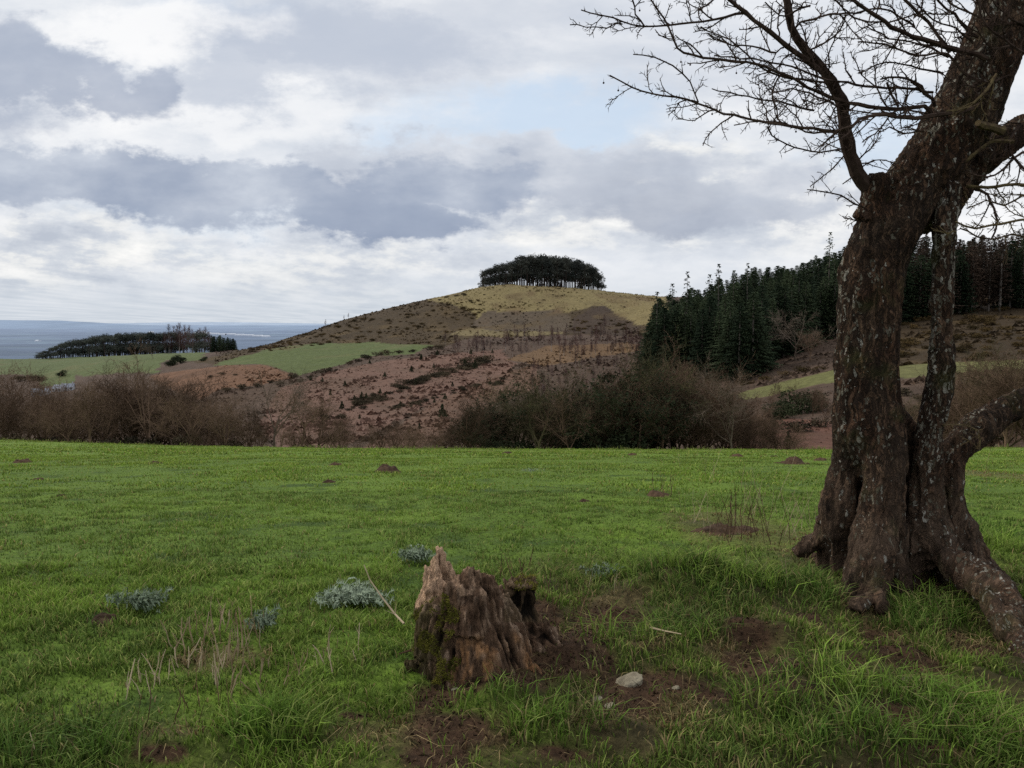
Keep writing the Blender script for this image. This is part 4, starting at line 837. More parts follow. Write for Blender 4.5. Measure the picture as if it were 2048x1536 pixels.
def stems(px, py, rx, ry, n, hmin, hmax, lab, mat='stem', grp=None, side=2, thick=.0034):
    p = hit(px, py, 2, 46); g = at(px, p[1]); random.seed(int(px * 3 + py)); b = MB(); e = ell(px, py, rx, ry)
    for k in range(n):
        a = random.random() * 6.28; q = math.sqrt(random.random()); x = math.cos(a) * q * e[2]; y = math.sin(a) * q * e[3]; z = float(gz(np.array([g.x + x]), np.array([g.y + y]))[0]) - g.z
        H = random.uniform(hmin, hmax); d = Vector((random.gauss(0, .22), random.gauss(0, .22), 1)).normalized(); P = [Vector((x, y, z - .02))]; 
        for i in range(3): P.append(P[-1] + (d + Vector((random.gauss(0, .12), random.gauss(0, .12), 0))).normalized() * H / 3)
        r = thick * random.uniform(.6, 1.3); b.tube(P, [r, r * .9, r * .75, r * .5], 4, False)
        for i in range(side):
            if random.random() < .7:
                q0 = P[1].lerp(P[3], random.random()); b.spike(q0, q0 + rdir(d, random.uniform(.4, 1)) * H * random.uniform(.15, .35), r * .6)
        if n <= 12:
            o = b.build('dead_stem', M[mat]); o.location = g; tag(o, lab if n == 1 else 'one of the ' + lab, 'dead stem', lab if n > 1 else None); b = MB()
    if n > 12: o = b.build('dry_stems', M[mat]); o.location = g; tag(o, lab, 'dead stems', None, 'stuff')
stems(430, 1300, 100, 45, 44, .10, .24, 'pale dry stems standing thickest at the lower left of the field')
stems(330, 1370, 100, 50, 24, .10, .2, 'pale stems standing left of the thickest dry clump')
stems(520, 1370, 80, 40, 18, .08, .16, 'short pale stems right of the thickest dry clump')
stems(660, 1330, 60, 30, 9, .08, .18, 'few pale stems left of the stump')
stems(400, 1440, 90, 30, 12, .1, .2, 'dark thin stems in front of the dry clump', 'stem_dark', thick=.0018)
stems(245, 1480, 14, 10, 2, .2, .28, 'single tall dark stem at the lower left', 'stem_dark', thick=.0022)
stems(560, 1240, 60, 30, 8, .08, .14, 'thin brown stems below the largest silvery patch', 'stem_dark', thick=.0018)
stems(1030, 1150, 40, 14, 7, .12, .24, 'dark stems rising behind the stump', 'stem_dark')
stems(1130, 1215, 50, 30, 10, .12, .24, 'dark stems right of the stump', 'stem_dark')
stems(836, 1210, 14, 10, 3, .14, .2, 'dark dead stalks against the left side of the stump', 'stem_dark')
stems(1326, 985, 22, 6, 8, .2, .42, 'dark stems growing from the molehill', 'stem_dark', thick=.005)
stems(1500, 1080, 70, 24, 26, .2, .5, 'brown upright stems around the broad reddish molehill', 'stem_dark', thick=.0032)
stems(1590, 1060, 60, 40, 34, .2, .5, 'pale tall grass stems just left of the tree', 'stem', thick=.0022)
stems(1420, 1060, 40, 30, 10, .2, .4, 'tall straw stems left of the broad reddish molehill', 'stem', thick=.002)
stems(1420, 960, 30, 30, 8, .4, .7, 'thin tall stems standing in the field beyond the reddish molehill', 'stem', thick=.0035)
stems(1975, 965, 60, 40, 32, .25, .6, 'pale dead stems right of the right-hand limb', 'stem', thick=.003)
stems(2030, 940, 60, 40, 22, .3, .8, 'dark dead stems at the far right of the field', 'stem_dark', thick=.004)
stems(1200, 1180, 50, 20, 6, .08, .16, 'few thin stems beside the small silvery plant', 'stem', thick=.002)
stems(1560, 1180, 60, 30, 10, .1, .25, 'long straw blades at the foot of the tree', 'stem', thick=.0016)
def stone(px, py, w, h, lab):
    p = hit(px, py, 2, 20); g = at(px, p[1]); r = w * p[1] / F / 2; import bmesh
    bm = bmesh.new(); bmesh.ops.create_icosphere(bm, subdivisions=4, radius=1)
    P = np.array([v.co[:] for v in bm.verts]); P = np.sign(P) * np.abs(P) ** .8; nn = fbm(P * 1.5 + px, 3, 5); nn2 = fbm(P * 5 + px, 3, 6)
    P = P * (1 + .22 * nn + .06 * nn2)[:, None]; P *= np.array([r, r * .75, r * h]); P[:, 0] += P[:, 2] * .2
    for v, q in zip(bm.verts, P): v.co = q
    me = bpy.data.meshes.new('rock'); bm.to_mesh(me); bm.free(); o = link('rock', me, M['stone']); o.location = g + Vector((0, 0, r * h * .12)); o.rotation_euler = (.1, -.25, .3); tag(o, lab, 'rock')
stone(1266, 1366, 56, .34, 'largest flat cream stone on the bare soil right of the stump')
stone(1225, 1412, 26, .4, 'small grey-white stone below the cream stone')
stone(1362, 1378, 16, .5, 'small white pebble right of the cream stone')
stone(1840, 1360, 26, .5, 'grey stone at the end of the bare streak under the tree')
stone(905, 1392, 16, .4, 'pebble in the soil in front of the stump')
stone(1200, 1400, 22, .4, 'brownish stone at the lower edge of the bare patch')
def stick(pts, r, mat, lab, tw=()):
    b = MB(); P = [W(*p) for p in pts]; o0 = P[0].copy(); P = [p - o0 for p in P]; b.tube(P, [r * (1 - .6 * i / (len(P) - 1)) for i in range(len(P))], 5)
    for i, d, L in tw: b.spike(P[i], P[i] + Vector(d).normalized() * L, r * .6)
    o = b.build('fallen_stick', M[mat]); o.location = o0; tag(o, lab, 'stick')
stick([(808, 1247, 3.62), (790, 1228, 3.68), (765, 1196, 3.72), (740, 1160, 3.74), (728, 1130, 3.74)], .006, 'stem', 'pale curved stick leaning out of the grass left of the stump', [(1, (.1, 0, 1), .07), (1, (-1, 0, .4), .06)])
stick([(822, 1300, 3.4), (797, 1308, 3.4)], .006, 'stem_dark', 'short dark peg sticking out of the left side of the stump')
stick([(1300, 1255, 3.7), (1330, 1262, 3.66), (1362, 1268, 3.6)], .006, 'stem', 'pale straw-coloured stick lying right of the turf clod')
stick([(75, 1530, 2.66), (70, 1500, 2.72), (60, 1465, 2.78)], .003, 'stem', 'thin pale curved stalk at the lower left corner')

# ------------------------------------------------------------------ skinned wood (voxel-joined tubes)
def wood(name, tubes, voxel, disp, mat, parent, origin, colf=None, smooth_it=4):
    b = MB()
    for t in tubes:
        P = [W(px, py, Y) for px, py, Y, hw in t]; Rr = [hw * Y / F for px, py, Y, hw in t]
        # resample smoothly
        Q, S = [], []
        for i in range(len(P) - 1):
            p0, p1, p2, p3 = P[max(i - 1, 0)], P[i], P[i + 1], P[min(i + 2, len(P) - 1)]
            for k in range(4):
                s = k / 4; Q.append(.5 * ((2 * p1) + (p2 - p0) * s + (2 * p0 - 5 * p1 + 4 * p2 - p3) * s * s + (3 * p1 - p0 - 3 * p2 + p3) * s ** 3)); S.append(Rr[i] * (1 - s) + Rr[i + 1] * s)
        Q.append(P[-1]); S.append(Rr[-1]); b.tube([q - origin for q in Q], S, 18)
    me = b.mesh('tmp', []); o = bpy.data.objects.new('tmp', me); col.objects.link(o)
    m = o.modifiers.new('r', 'REMESH'); m.mode = 'VOXEL'; m.voxel_size = voxel
    s = o.modifiers.new('s', 'SMOOTH'); s.iterations = smooth_it; s.factor = .5
    dg = bpy.context.evaluated_depsgraph_get(); me2 = bpy.data.meshes.new_from_object(o.evaluated_get(dg)); bpy.data.objects.remove(o); bpy.data.meshes.remove(me)
    n = len(me2.vertices); P = np.zeros(n * 3, np.float32); me2.vertices.foreach_get('co', P); P = P.reshape(-1, 3); Nn = np.zeros(n * 3, np.float32); me2.vertices.foreach_get('normal', Nn); Nn = Nn.reshape(-1, 3)
    Pw = P + np.array(origin); d = disp(Pw, Nn); P = P + Nn * d[:, None]; me2.vertices.foreach_set('co', P.astype(np.float32).ravel())
    me2.polygons.foreach_set('use_smooth', np.ones(len(me2.polygons), bool)); me2.name = name
    if colf is not None:
        for k, A in colf(P + np.array(origin), Nn, d).items():
            if A.ndim == 2: a = me2.attributes.new(k, 'FLOAT_COLOR', 'POINT'); B = np.ones((n, 4), np.float32); B[:, :3] = A; a.data.foreach_set('color', B.ravel())
            else: a = me2.attributes.new(k, 'FLOAT', 'POINT'); a.data.foreach_set('value', A.astype(np.float32))
    me2.materials.clear(); me2.update(); return link(name, me2, mat, parent), P, Nn
T0 = W(1790, 1190, 4.65); T0.z = float(gz(np.array([T0.x]), np.array([T0.y]))[0])
tree = empty('hawthorn_tree', T0); tag(tree, 'gnarled bare hawthorn with lichened multi-stemmed trunk standing on the bank at the right', 'tree')
def bark_disp(P, Nn):
    q = (P + .03 * np.stack([fbm(P * 6, 2, 88), fbm(P * 6, 2, 89), 0 * P[:, 0]], -1)) * np.array([1, 1, .13]); a = fbm(q * 19, 4, 90); rdg = 1 - 2 * np.abs(a); c = fbm(P * 4.5, 3, 91); e = fbm(P * np.array([1, 1, .5]) * 45, 3, 93)
    k2 = fbm(P * 1.0 * np.array([7, 7, 1.6]), 2, 95)
    return .022 * (rdg - .55) + .026 * c + .007 * e + .040 * (1 - 2 * np.abs(k2) - .45) * sstep(1.1, .3, P[:, 2])
def lich(P, Nn, d):
    l = np.clip(-Nn[:, 0] * .9 + .05 - .25 * Nn[:, 1], 0, 1) * .75; return {'lichen': l * (.3 + .7 * sstep(-.2, .4, fbm(P * 3, 3, 97))) * (.25 + .75 * sstep(.55, 1.0, P[:, 2]))}
def lich2(P, Nn, d): return {'lichen': (1.0 + .25 * fbm(P * 5, 2, 98)) * (.35 + .65 * sstep(.6, 1.0, P[:, 2]))}
trunk_t = [
 [(1722, 1235, 4.38, 52), (1732, 1175, 4.42, 44), (1743, 1110, 4.46, 42), (1757, 1045, 4.5, 38), (1768, 965, 4.55, 39), (1764, 890, 4.6, 45), (1750, 820, 4.66, 50)],
 [(1700, 1225, 4.5, 30), (1712, 1150, 4.5, 24), (1728, 1080, 4.52, 20)],
 [(1800, 1190, 4.5, 24), (1788, 1140, 4.5, 26), (1782, 1080, 4.54, 26), (1788, 1000, 4.58, 24)],
 [(1700, 1130, 4.92, 66), (1690, 1080, 4.88, 50), (1687, 1030, 4.8, 42), (1690, 985, 4.77, 33), (1694, 940, 4.75, 28), (1700, 880, 4.72, 34), (1708, 810, 4.7, 38)],
 [(1672, 1090, 4.85, 26), (1668, 1040, 4.82, 22), (1674, 1000, 4.8, 18), (1680, 950, 4.78, 16)],
 [(1745, 1040, 5.0, 36), (1740, 960, 4.86, 50), (1734, 900, 4.74, 58), (1732, 850, 4.69, 61), (1731, 770, 4.7, 60), (1733, 690, 4.7, 58), (1737, 620, 4.7, 57), (1742, 560, 4.7, 57), (1757, 505, 4.7, 58), (1785, 445, 4.72, 60), (1828, 375, 4.75, 60), (1880, 300, 4.75, 58), (1930, 225, 4.75, 60), (1966, 140, 4.72, 56), (1998, 60, 4.7, 52), (2014, -20, 4.7, 48), (2030, -120, 4.7, 44)],
 [(1850, 450, 4.82, 44), (1880, 395, 4.84, 42), (1930, 345, 4.88, 34), (1990, 298, 4.9, 28), (2060, 252, 4.95, 24), (2160, 200, 5.0, 20)],
 [(1745, 440, 4.7, 40), (1752, 400, 4.68, 26), (1751, 375, 4.66, 23), (1753, 349, 4.65, 20)],
 [(1840, 1060, 4.74, 58), (1835, 980, 4.76, 46), (1830, 920, 4.78, 40), (1800, 860, 4.76, 30), (1760, 820, 4.72, 30)],
 [(1800, 1130, 4.66, 40), (1830, 1090, 4.66, 44), (1845, 1040, 4.68, 36)],
 [(1885, 1230, 5.05, 74), (1880, 1120, 5.0, 66), (1870, 1030, 4.9, 52)],
 [(1800, 1210, 4.85, 40), (1790, 1120, 4.8, 44)]]
def sub(name, tubes, lf=lich, vox=.011):
    return wood(name, tubes, vox, bark_disp, M['bark'], tree, T0, lf)
sub('trunk', trunk_t)
sub('stem', [[(1838, 1100, 4.6, 46), (1842, 1050, 4.6, 38), (1850, 1000, 4.6, 30), (1852, 930, 4.6, 27), (1860, 855, 4.6, 23), (1875, 780, 4.6, 24), (1882, 720, 4.6, 24), (1885, 647, 4.6, 21), (1885, 560, 4.6, 19), (1887, 480, 4.6, 20), (1890, 420, 4.62, 22), (1896, 370, 4.66, 22)]], lich2, .009)
sub('limb', [[(1935, 1170, 4.72, 42), (1918, 1110, 4.74, 40), (1903, 1040, 4.76, 36), (1898, 970, 4.76, 33), (1912, 915, 4.76, 31), (1942, 870, 4.78, 29), (1985, 835, 4.85, 25), (2050, 803, 4.9, 24), (2170, 762, 5, 20), (2300, 700, 5.1, 16)],
             [(1915, 1060, 4.8, 34), (1948, 1120, 4.76, 27), (1992, 1160, 4.66, 20), (2050, 1205, 4.5, 15), (2110, 1260, 4.4, 14)]])
sub('root', [[(1830, 1040, 4.62, 42), (1862, 1080, 4.55, 40), (1895, 1112, 4.44, 36), (1935, 1142, 4.3, 33), (1975, 1175, 4.12, 31), (2008, 1216, 3.94, 29), (2022, 1270, 3.76, 27), (2034, 1330, 3.6, 25), (2050, 1400, 3.4, 20)]], lambda P, Nn, d: {'lichen': np.clip(Nn[:, 2], 0, 1) * .75})
sub('root', [[(1700, 1030, 4.78, 34), (1672, 1058, 4.82, 24), (1645, 1078, 4.88, 19), (1618, 1092, 4.92, 16), (1596, 1100, 4.95, 14), (1584, 1106, 4.97, 9)], [(1672, 1050, 4.85, 20), (1652, 1042, 4.85, 12), (1640, 1048, 4.85, 9)]], lambda P, Nn, d: {'lichen': np.zeros(len(P))})
sub('root_knob', [[(1712, 1222, 4.2, 16), (1726, 1200, 4.22, 15), (1742, 1192, 4.24, 15), (1760, 1200, 4.22, 14), (1772, 1220, 4.2, 12)]], lambda P, Nn, d: {'lichen': np.zeros(len(P))})

# twiggy branches -------------------------------------------------------------
def K(L): return [(x / 2.2555 + 1140, y / 2.2555) for x, y in L]
def path3(L, Y0, Y1, wob=.03):
    n = len(L); P = [W(x, y, Y0 + (Y1 - Y0) * i / (n - 1)) for i, (x, y) in enumerate(L)]; Q = []
    for i in range(n - 1):
        p0, p1, p2, p3 = P[max(i - 1, 0)], P[i], P[i + 1], P[min(i + 2, n - 1)]; seg = max(2, int((p2 - p1).length / .05))
        for k in range(seg):
            s = k / seg; q = .5 * ((2 * p1) + (p2 - p0) * s + (2 * p0 - 5 * p1 + 4 * p2 - p3) * s * s + (3 * p1 - p0 - 3 * p2 + p3) * s ** 3); Q.append(q + Vector((random.gauss(0, 1), random.gauss(0, 1), random.gauss(0, 1))) * wob * .12)
    Q.append(P[-1]); return Q
def spurs(b, Q, r, den=.028):
    acc = 0
    for i in range(len(Q) - 1):
        seg = (Q[i + 1] - Q[i]); L = seg.length
        if L < 1e-5: continue
        acc += L
        while acc > den:
            acc -= den * random.uniform(.6, 1.6); q = Q[i].lerp(Q[i + 1], random.random()); d = rdir(seg / L, random.uniform(.7, 1.4)); l = random.uniform(.012, .036)
            e = q + d * l; b.spike(q, e + d * .003, max(.0022, min(.0032, r * .8)))
            if random.random() < .6: b.spike(e - d * l * .35, e + rdir(d, .8) * l * .5, .0021)
def twig(b, p, d, L, r, lev, flat):
    n = max(3, int(L / .035)); Q = [p]; dd = d
    bend = Vector((random.gauss(0, .06), random.gauss(0, .06), random.gauss(.02, .06)))
    for i in range(n):
        dd = (dd + Vector((random.gauss(0, .2), random.gauss(0, .2) - dd.y * flat, random.gauss(0, .19))) + bend).normalized(); Q.append(Q[-1] + dd * L / n)
    rr = [r * 1.15 * (1 - .5 * i / n) for i in range(n + 1)]; b.tube(Q, rr, 4, False); spurs(b, Q, r, .019)
    if lev > 0:
        k = 0; s = random.uniform(.05, .12)
        while s < L * .92:
            i = min(int(s / L * n), n - 1); twig(b, Q[i], rdir((Q[i + 1] - Q[i]).normalized(), random.uniform(.5, 1.1)), min(L * .5, random.uniform(.07, .22)) * (1.1 - .5 * s / L), max(.0022, rr[i] * .62), lev - 1, flat); s += random.uniform(.045, .10)
def branch(L, r0, r1, Y0, Y1, tw=.11, tl=(.12, .42), lev=1, mat='bark_twig', start=.1, seed=0, sub_=None, berries=0):
    k_ = .74 if r0 < 8 and start < .5 else 1; r0 *= k_; r1 *= max(k_, .85); random.seed(seed + int(L[0][0] * 7 + L[-1][0] * 3)); Q = path3(L, Y0, Y1); b = MB(); n = len(Q)
    rr = [(r0 + (r1 - r0) * i / (n - 1)) * Y0 / F * (1 + random.uniform(-.12, .12)) for i in range(n)]; Q = [q - T0 for q in Q]; b.tube(Q, rr, 7 if r0 > 5 else 5, True); acc = 0; tot = sum((Q[i + 1] - Q[i]).length for i in range(n - 1)); s = 0
    br = MB()
    if r0 < 7: spurs(b, Q, rr[-1], .016)
    for i in range(n - 1):
        seg = Q[i + 1] - Q[i]; s += seg.length; acc += seg.length
        if s / tot < start: continue
        if acc > tw * .36:
            acc = -random.uniform(-.03, .06); t = s / tot; d = rdir(seg.normalized(), random.uniform(.5, 1.15)); L_ = random.uniform(*tl) * (1.05 - .55 * t)
            twig(b, Q[i], d, L_, max(.0024, min(rr[i] * .6, .0044)), lev, .25)
    o = b.build('branch', M[mat], tree)
    if berries:
        c = MB()
        for k in range(berries):
            q = Q[random.randrange(n // 2, n)] + Vector((random.gauss(0, .05), random.gauss(0, .05), -random.uniform(.01, .06))); r = .0055
            for a, h in ((0, 1),):
                c.tube([q + Vector((0, 0, r)), q + Vector((0, 0, r * .5)), q, q - Vector((0, 0, r * .6)), q - Vector((0, 0, r))], [r * .3, r * .9, r, r * .8, r * .2], 6)
                c.spike(q + Vector((0, 0, r)), q + Vector((0, 0, .03)), .0012)
        c.build('berries', M['berry'], o)
    return o
D = 1.0
# thick upright limb from the stub and its fork
branch([(1738, 372), (1716, 346), (1703, 310), (1690, 266), (1686, 225), (1683, 200), (1663, 164), (1623, 111), (1600, 85), (1592, 71), (1578, 30), (1568, -20), (1560, -80)], 15, 5.5, 4.66, 4.5, .13, (.12, .35), 1)
branch([(1664, 166), (1623, 128), (1557, 80), (1508, 40), (1459, 0), (1420, -40)], 7, 4, 4.58, 4.4, .10, (.15, .4), 1)
# long left-reaching sprays
branch(K([(1860, 470), (1760, 500), (1560, 530), (1350, 520), (1240, 588), (1050, 575), (900, 550), (700, 512), (580, 460), (380, 425), (280, 395), (180, 340)]), 6, 1.6, 4.5, 4.2, .085, (.14, .45), 2, berries=5)
branch(K([(580, 460), (545, 370), (470, 300), (380, 260), (285, 245)]), 2.2, 1.3, 4.25, 4.15, .10, (.05, .14), 1)
branch(K([(1640, 530), (1600, 480), (1480, 490), (1300, 470), (1150, 430), (1000, 350), (850, 290), (700, 270), (560, 250), (480, 220), (450, 120), (370, 0), (340, -60)]), 6, 1.6, 4.6, 4.3, .085, (.14, .42), 2, berries=4)
branch(K([(830, 90), (780, 60), (600, 95), (450, 110), (340, 120), (240, 100), (150, 70), (50, 45)]), 4, 1.3, 4.5, 4.3, .09, (.1, .32), 2)
branch(K([(240, 105), (120, 125), (0, 112)]), 1.8, 1.1, 4.32, 4.25, .10, (.04, .1), 0)
branch(K([(340, 120), (300, 60), (280, 0), (270, -60)]), 2.4, 1.6, 4.35, 4.3, .08, (.08, .22), 1)
branch(K([(1880, 265), (1740, 222), (1640, 190), (1500, 150), (1420, 90), (1300, 20), (1230, -30)]), 7, 3.5, 4.45, 4.3, .085, (.15, .4), 2)
branch(K([(1720, 235), (1660, 160), (1620, 100), (1540, 30), (1490, -30)]), 5, 3, 4.5, 4.45, .085, (.12, .38), 2)
branch(K([(1245, 670), (1090, 685), (980, 650), (910, 610), (890, 570)]), 2.6, 1.3, 4.6, 4.45, .07, (.07, .18), 1)
branch(K([(1335, 940), (1250, 900), (1180, 870), (1070, 855)]), 2.6, 1.2, 4.66, 4.5, .07, (.06, .17), 1)
branch(K([(1300, 990), (1260, 985), (1230, 975)]), 2.0, 1.2, 4.66, 4.6, .06, (.04, .1), 0)
branch(K([(1240, 700), (1180, 765), (1085, 840)]), 2.2, 1.1, 4.62, 4.5, .07, (.06, .15), 1)
branch(K([(1290, 785), (1230, 830)]), 2.0, 1.1, 4.66, 4.6, .06, (.04, .08), 0)
branch(K([(1315, 740), (1380, 722)]), 1.8, 1.1, 4.66, 4.6, .06, (.03, .06), 0)
branch(K([(1240, 590), (1100, 600), (1000, 570), (900, 545), (740, 565)]), 2.8, 1.2, 4.62, 4.4, .07, (.08, .24), 1)
branch(K([(1200, 380), (1050, 360), (900, 330), (800, 250), (720, 180), (590, 120)]), 3.2, 1.3, 4.58, 4.35, .07, (.1, .3), 2)
branch(K([(1640, 420), (1560, 400), (1380, 395), (1250, 378), (1150, 360), (1000, 300), (820, 270), (650, 250)]), 3.8, 1.4, 4.55, 4.3, .075, (.1, .32), 2)
branch(K([(1650, 480), (1600, 420), (1560, 370), (1480, 350), (1400, 358)]), 5, 2, 4.55, 4.5, .09, (.08, .24), 1)
branch(K([(1480, 480), (1450, 420), (1430, 370)]), 3.4, 2.6, 4.5, 4.5, .09, (.05, .12), 1)
branch(K([(1640, 520), (1480, 500), (1380, 600), (1320, 640)]), 3, 1.3, 4.55, 4.4, .07, (.08, .2), 1)
branch(K([(1600, 590), (1500, 600), (1440, 570), (1390, 600)]), 2.6, 1.3, 4.6, 4.5, .07, (.06, .2), 1)
branch(K([(1080, 225), (1150, 190), (1220, 140), (1240, 60), (1180, -20)]), 2.4, 1.4, 4.5, 4.4, .08, (.1, .3), 1)
branch(K([(1140, 300), (1180, 285), (1220, 280)]), 1.8, 1.0, 4.55, 4.5, .07, (.03, .06), 0)
branch(K([(1020, 120), (1100, 80), (1250, 60), (1350, 100), (1480, 90), (1600, 50)]), 3, 1.6, 4.6, 4.8, .08, (.12, .34), 2)
branch(K([(1840, 170), (1760, 100), (1700, 40), (1640, -30)]), 4, 2.4, 4.6, 4.5, .08, (.12, .34), 2)
branch(K([(1880, 380), (1800, 340), (1700, 250), (1640, 240), (1560, 250), (1420, 200), (1300, 190)]), 4, 1.6, 4.5, 4.3, .075, (.12, .34), 2)
branch(K([(1900, 90), (1800, 60), (1720, 10), (1660, -40)]), 3, 2, 4.5, 4.4, .08, (.12, .3), 2)
branch(K([(1930, 330), (1880, 400), (1800, 480), (1700, 500)]), 3.6, 2.2, 4.42, 4.35, .1, (.08, .22), 1, mat='bark_lichen_twig')
branch(K([(2060, 250), (1960, 180), (1880, 120), (1840, 20), (1820, -40)]), 3.5, 2, 4.4, 4.35, .09, (.1, .3), 1)
branch(K([(2060, 120), (1960, 60), (1900, -10)]), 3, 2, 4.4, 4.35, .09, (.1, .3), 1)
for q in ([(1560, 0), (1640, 90), (1740, 130), (1820, 200)], [(1340, 120), (1440, 170), (1560, 190), (1700, 260)], [(1300, 330), (1420, 280), (1540, 300), (1680, 330)], [(1180, -20), (1260, 60), (1400, 40), (1560, 120)], [(880, 10), (940, 70), (1000, 60), (1080, 20)],
          [(620, 150), (700, 200), (820, 210), (930, 240)], [(900, 430), (1000, 400), (1120, 440), (1220, 480)], [(640, 400), (760, 430), (900, 450), (1100, 500)], [(1700, 420), (1780, 380), (1850, 400), (1980, 340)], [(1760, 90), (1840, 150), (1900, 220), (2000, 200)], [(560, 60), (620, 20), (700, -30), (760, -60)]):
    branch(K(q[::-1]), 2.8, 1.3, 4.5, 4.35, .07, (.1, .28), 2)
# right-hand twiggery with yellow lichen
branch(K([(1750, 860), (1800, 840), (1880, 850), (1960, 835), (2100, 830)]), 5, 3, 4.8, 4.6, .07, (.1, .3), 2, mat='bark_lichen_twig')
branch(K([(1830, 850), (1880, 880), (1910, 940), (1930, 1000), (1900, 1080)]), 4, 2, 4.75, 4.6, .07, (.08, .24), 1)
branch(K([(2100, 985), (1990, 1000), (1900, 1010), (1830, 1030), (1740, 1000)]), 4, 2, 4.5, 4.4, .07, (.08, .26), 2, mat='bark_lichen_twig')
branch(K([(2100, 1090), (2000, 1060), (1880, 1080), (1760, 1030)]), 3, 1.6, 4.5, 4.4, .07, (.08, .26), 1, mat='bark_lichen_twig')
branch(K([(2100, 700), (2040, 690), (1960, 760), (1880, 800), (1800, 780)]), 4, 1.8, 4.7, 4.6, .07, (.1, .26), 2)
branch(K([(2040, 560), (1980, 640), (2020, 740), (2080, 800)]), 4, 2.5, 4.7, 4.6, .08, (.1, .26), 1)
branch(K([(2110, 900), (2040, 880), (1960, 930), (1880, 900), (1790, 940)]), 3, 1.5, 4.6, 4.5, .06, (.08, .24), 1, mat='bark_lichen_twig')
branch(K([(1740, 1040), (1700, 1050), (1640, 1040)]), 2.4, 1.3, 4.5, 4.45, .06, (.04, .1), 1, mat='bark_lichen_twig')
branch(K([(2000, 640), (1900, 640), (1820, 700), (1780, 730), (1700, 810)]), 5, 4, 4.6, 4.62, .14, (.05, .15), 0, mat='bark_lichen_twig')
branch(K([(1950, 590), (1900, 570), (1840, 555)]), 9, 7, 4.58, 4.5, .2, (.04, .1), 0, mat='bark_lichen_twig')
branch([(1960, 900), (1955, 860), (1930, 850), (1890, 850)], 2.5, 1.3, 4.6, 4.5, .06, (.05, .16), 1, mat='bark_lichen_twig')

# ------------------------------------------------------------------ the broken stump
S0 = W(950, 1365, 3.42); S0.z = float(gz(np.array([S0.x]), np.array([S0.y]))[0])
stump = empty('tree_stump', S0); tag(stump, 'rotten broken tree stump with jagged pale spike and mossy left side in the foreground', 'stump')
st = [
 [(955, 1420, 3.44, 140), (952, 1370, 3.45, 132), (948, 1320, 3.46, 122), (943, 1270, 3.48, 112), (938, 1225, 3.5, 98), (935, 1200, 3.5, 84)],
 [(900, 1300, 3.4, 74), (895, 1240, 3.42, 62), (890, 1205, 3.45, 44)],
 [(930, 1260, 3.34, 58), (938, 1205, 3.36, 46), (943, 1172, 3.38, 34), (948, 1150, 3.39, 22), (950, 1143, 3.4, 14)],
 [(975, 1250, 3.38, 40), (974, 1190, 3.39, 26), (968, 1158, 3.41, 15), (966, 1148, 3.42, 8)],
 [(1000, 1290, 3.36, 30), (993, 1220, 3.39, 18), (985, 1175, 3.42, 9)],
 [(915, 1215, 3.34, 34), (912, 1182, 3.35, 24), (918, 1165, 3.37, 12)],
 [(872, 1235, 3.58, 46), (874, 1190, 3.6, 34), (876, 1150, 3.62, 20), (877, 1118, 3.63, 14), (879, 1100, 3.64, 8)],
 [(895, 1200, 3.62, 26), (898, 1150, 3.63, 14), (899, 1124, 3.64, 7)],
 [(860, 1230, 3.58, 26), (858, 1180, 3.6, 16), (862, 1140, 3.61, 8)],
 [(1050, 1330, 3.6, 50), (1046, 1270, 3.62, 42), (1042, 1215, 3.64, 36), (1043, 1185, 3.64, 37), (1043, 1165, 3.64, 35)],
 [(1000, 1330, 3.55, 60), (1005, 1270, 3.56, 44), (1010, 1220, 3.56, 30)],
 [(925, 1300, 3.3, 26), (935, 1345, 3.26, 17), (945, 1385, 3.22, 13), (950, 1440, 3.18, 9)],
 [(985, 1290, 3.32, 24), (1003, 1325, 3.29, 14), (1020, 1365, 3.26, 11), (1030, 1430, 3.24, 8)],
 [(1030, 1290, 3.42, 26), (1055, 1330, 3.38, 17), (1080, 1375, 3.35, 12), (1092, 1440, 3.33, 8)],
 [(1075, 1250, 3.62, 22), (1095, 1290, 3.6, 26), (1112, 1330, 3.56, 24), (1125, 1390, 3.5, 18)],
 [(840, 1330, 3.4, 34), (822, 1370, 3.36, 24), (812, 1400, 3.34, 20)],
 [(1070, 1280, 3.6, 30), (1100, 1325, 3.56, 18), (1120, 1400, 3.54, 12)]]
def st_disp(P, Nn):
    th = np.arctan2(P[:, 1] - S0.y - .05, P[:, 0] - S0.x); z = P[:, 2] - S0.z
    th = th + .25 * fbm(P * 3.5, 2, 116) + z * .25; q = np.stack([np.cos(th) * 3.2, np.sin(th) * 3.2, z * 1.6], -1); a = fbm(q * 2.3, 3, 110); rd = 1 - 2 * np.abs(a)
    q2 = P * np.array([75, 75, 2.6]); b = fbm(q2, 3, 111); q3 = P * np.array([26, 26, 1.8]); c = fbm(q3, 3, 112)
    side = np.clip(1 - np.abs(Nn[:, 2]) * .8, 0, 1)
    rd = np.sign(rd) * np.abs(rd) ** .7; st_ = np.floor(fbm(P * np.array([20, 20, 2.2]), 2, 115) * 5) / 5
    d = side * (.032 * (rd - .6) + .016 * c + .018 * b + .022 * st_) + (1 - side) * (.045 * fbm(P * np.array([55, 55, 2]), 2, 113) + .008)
    return d - .006
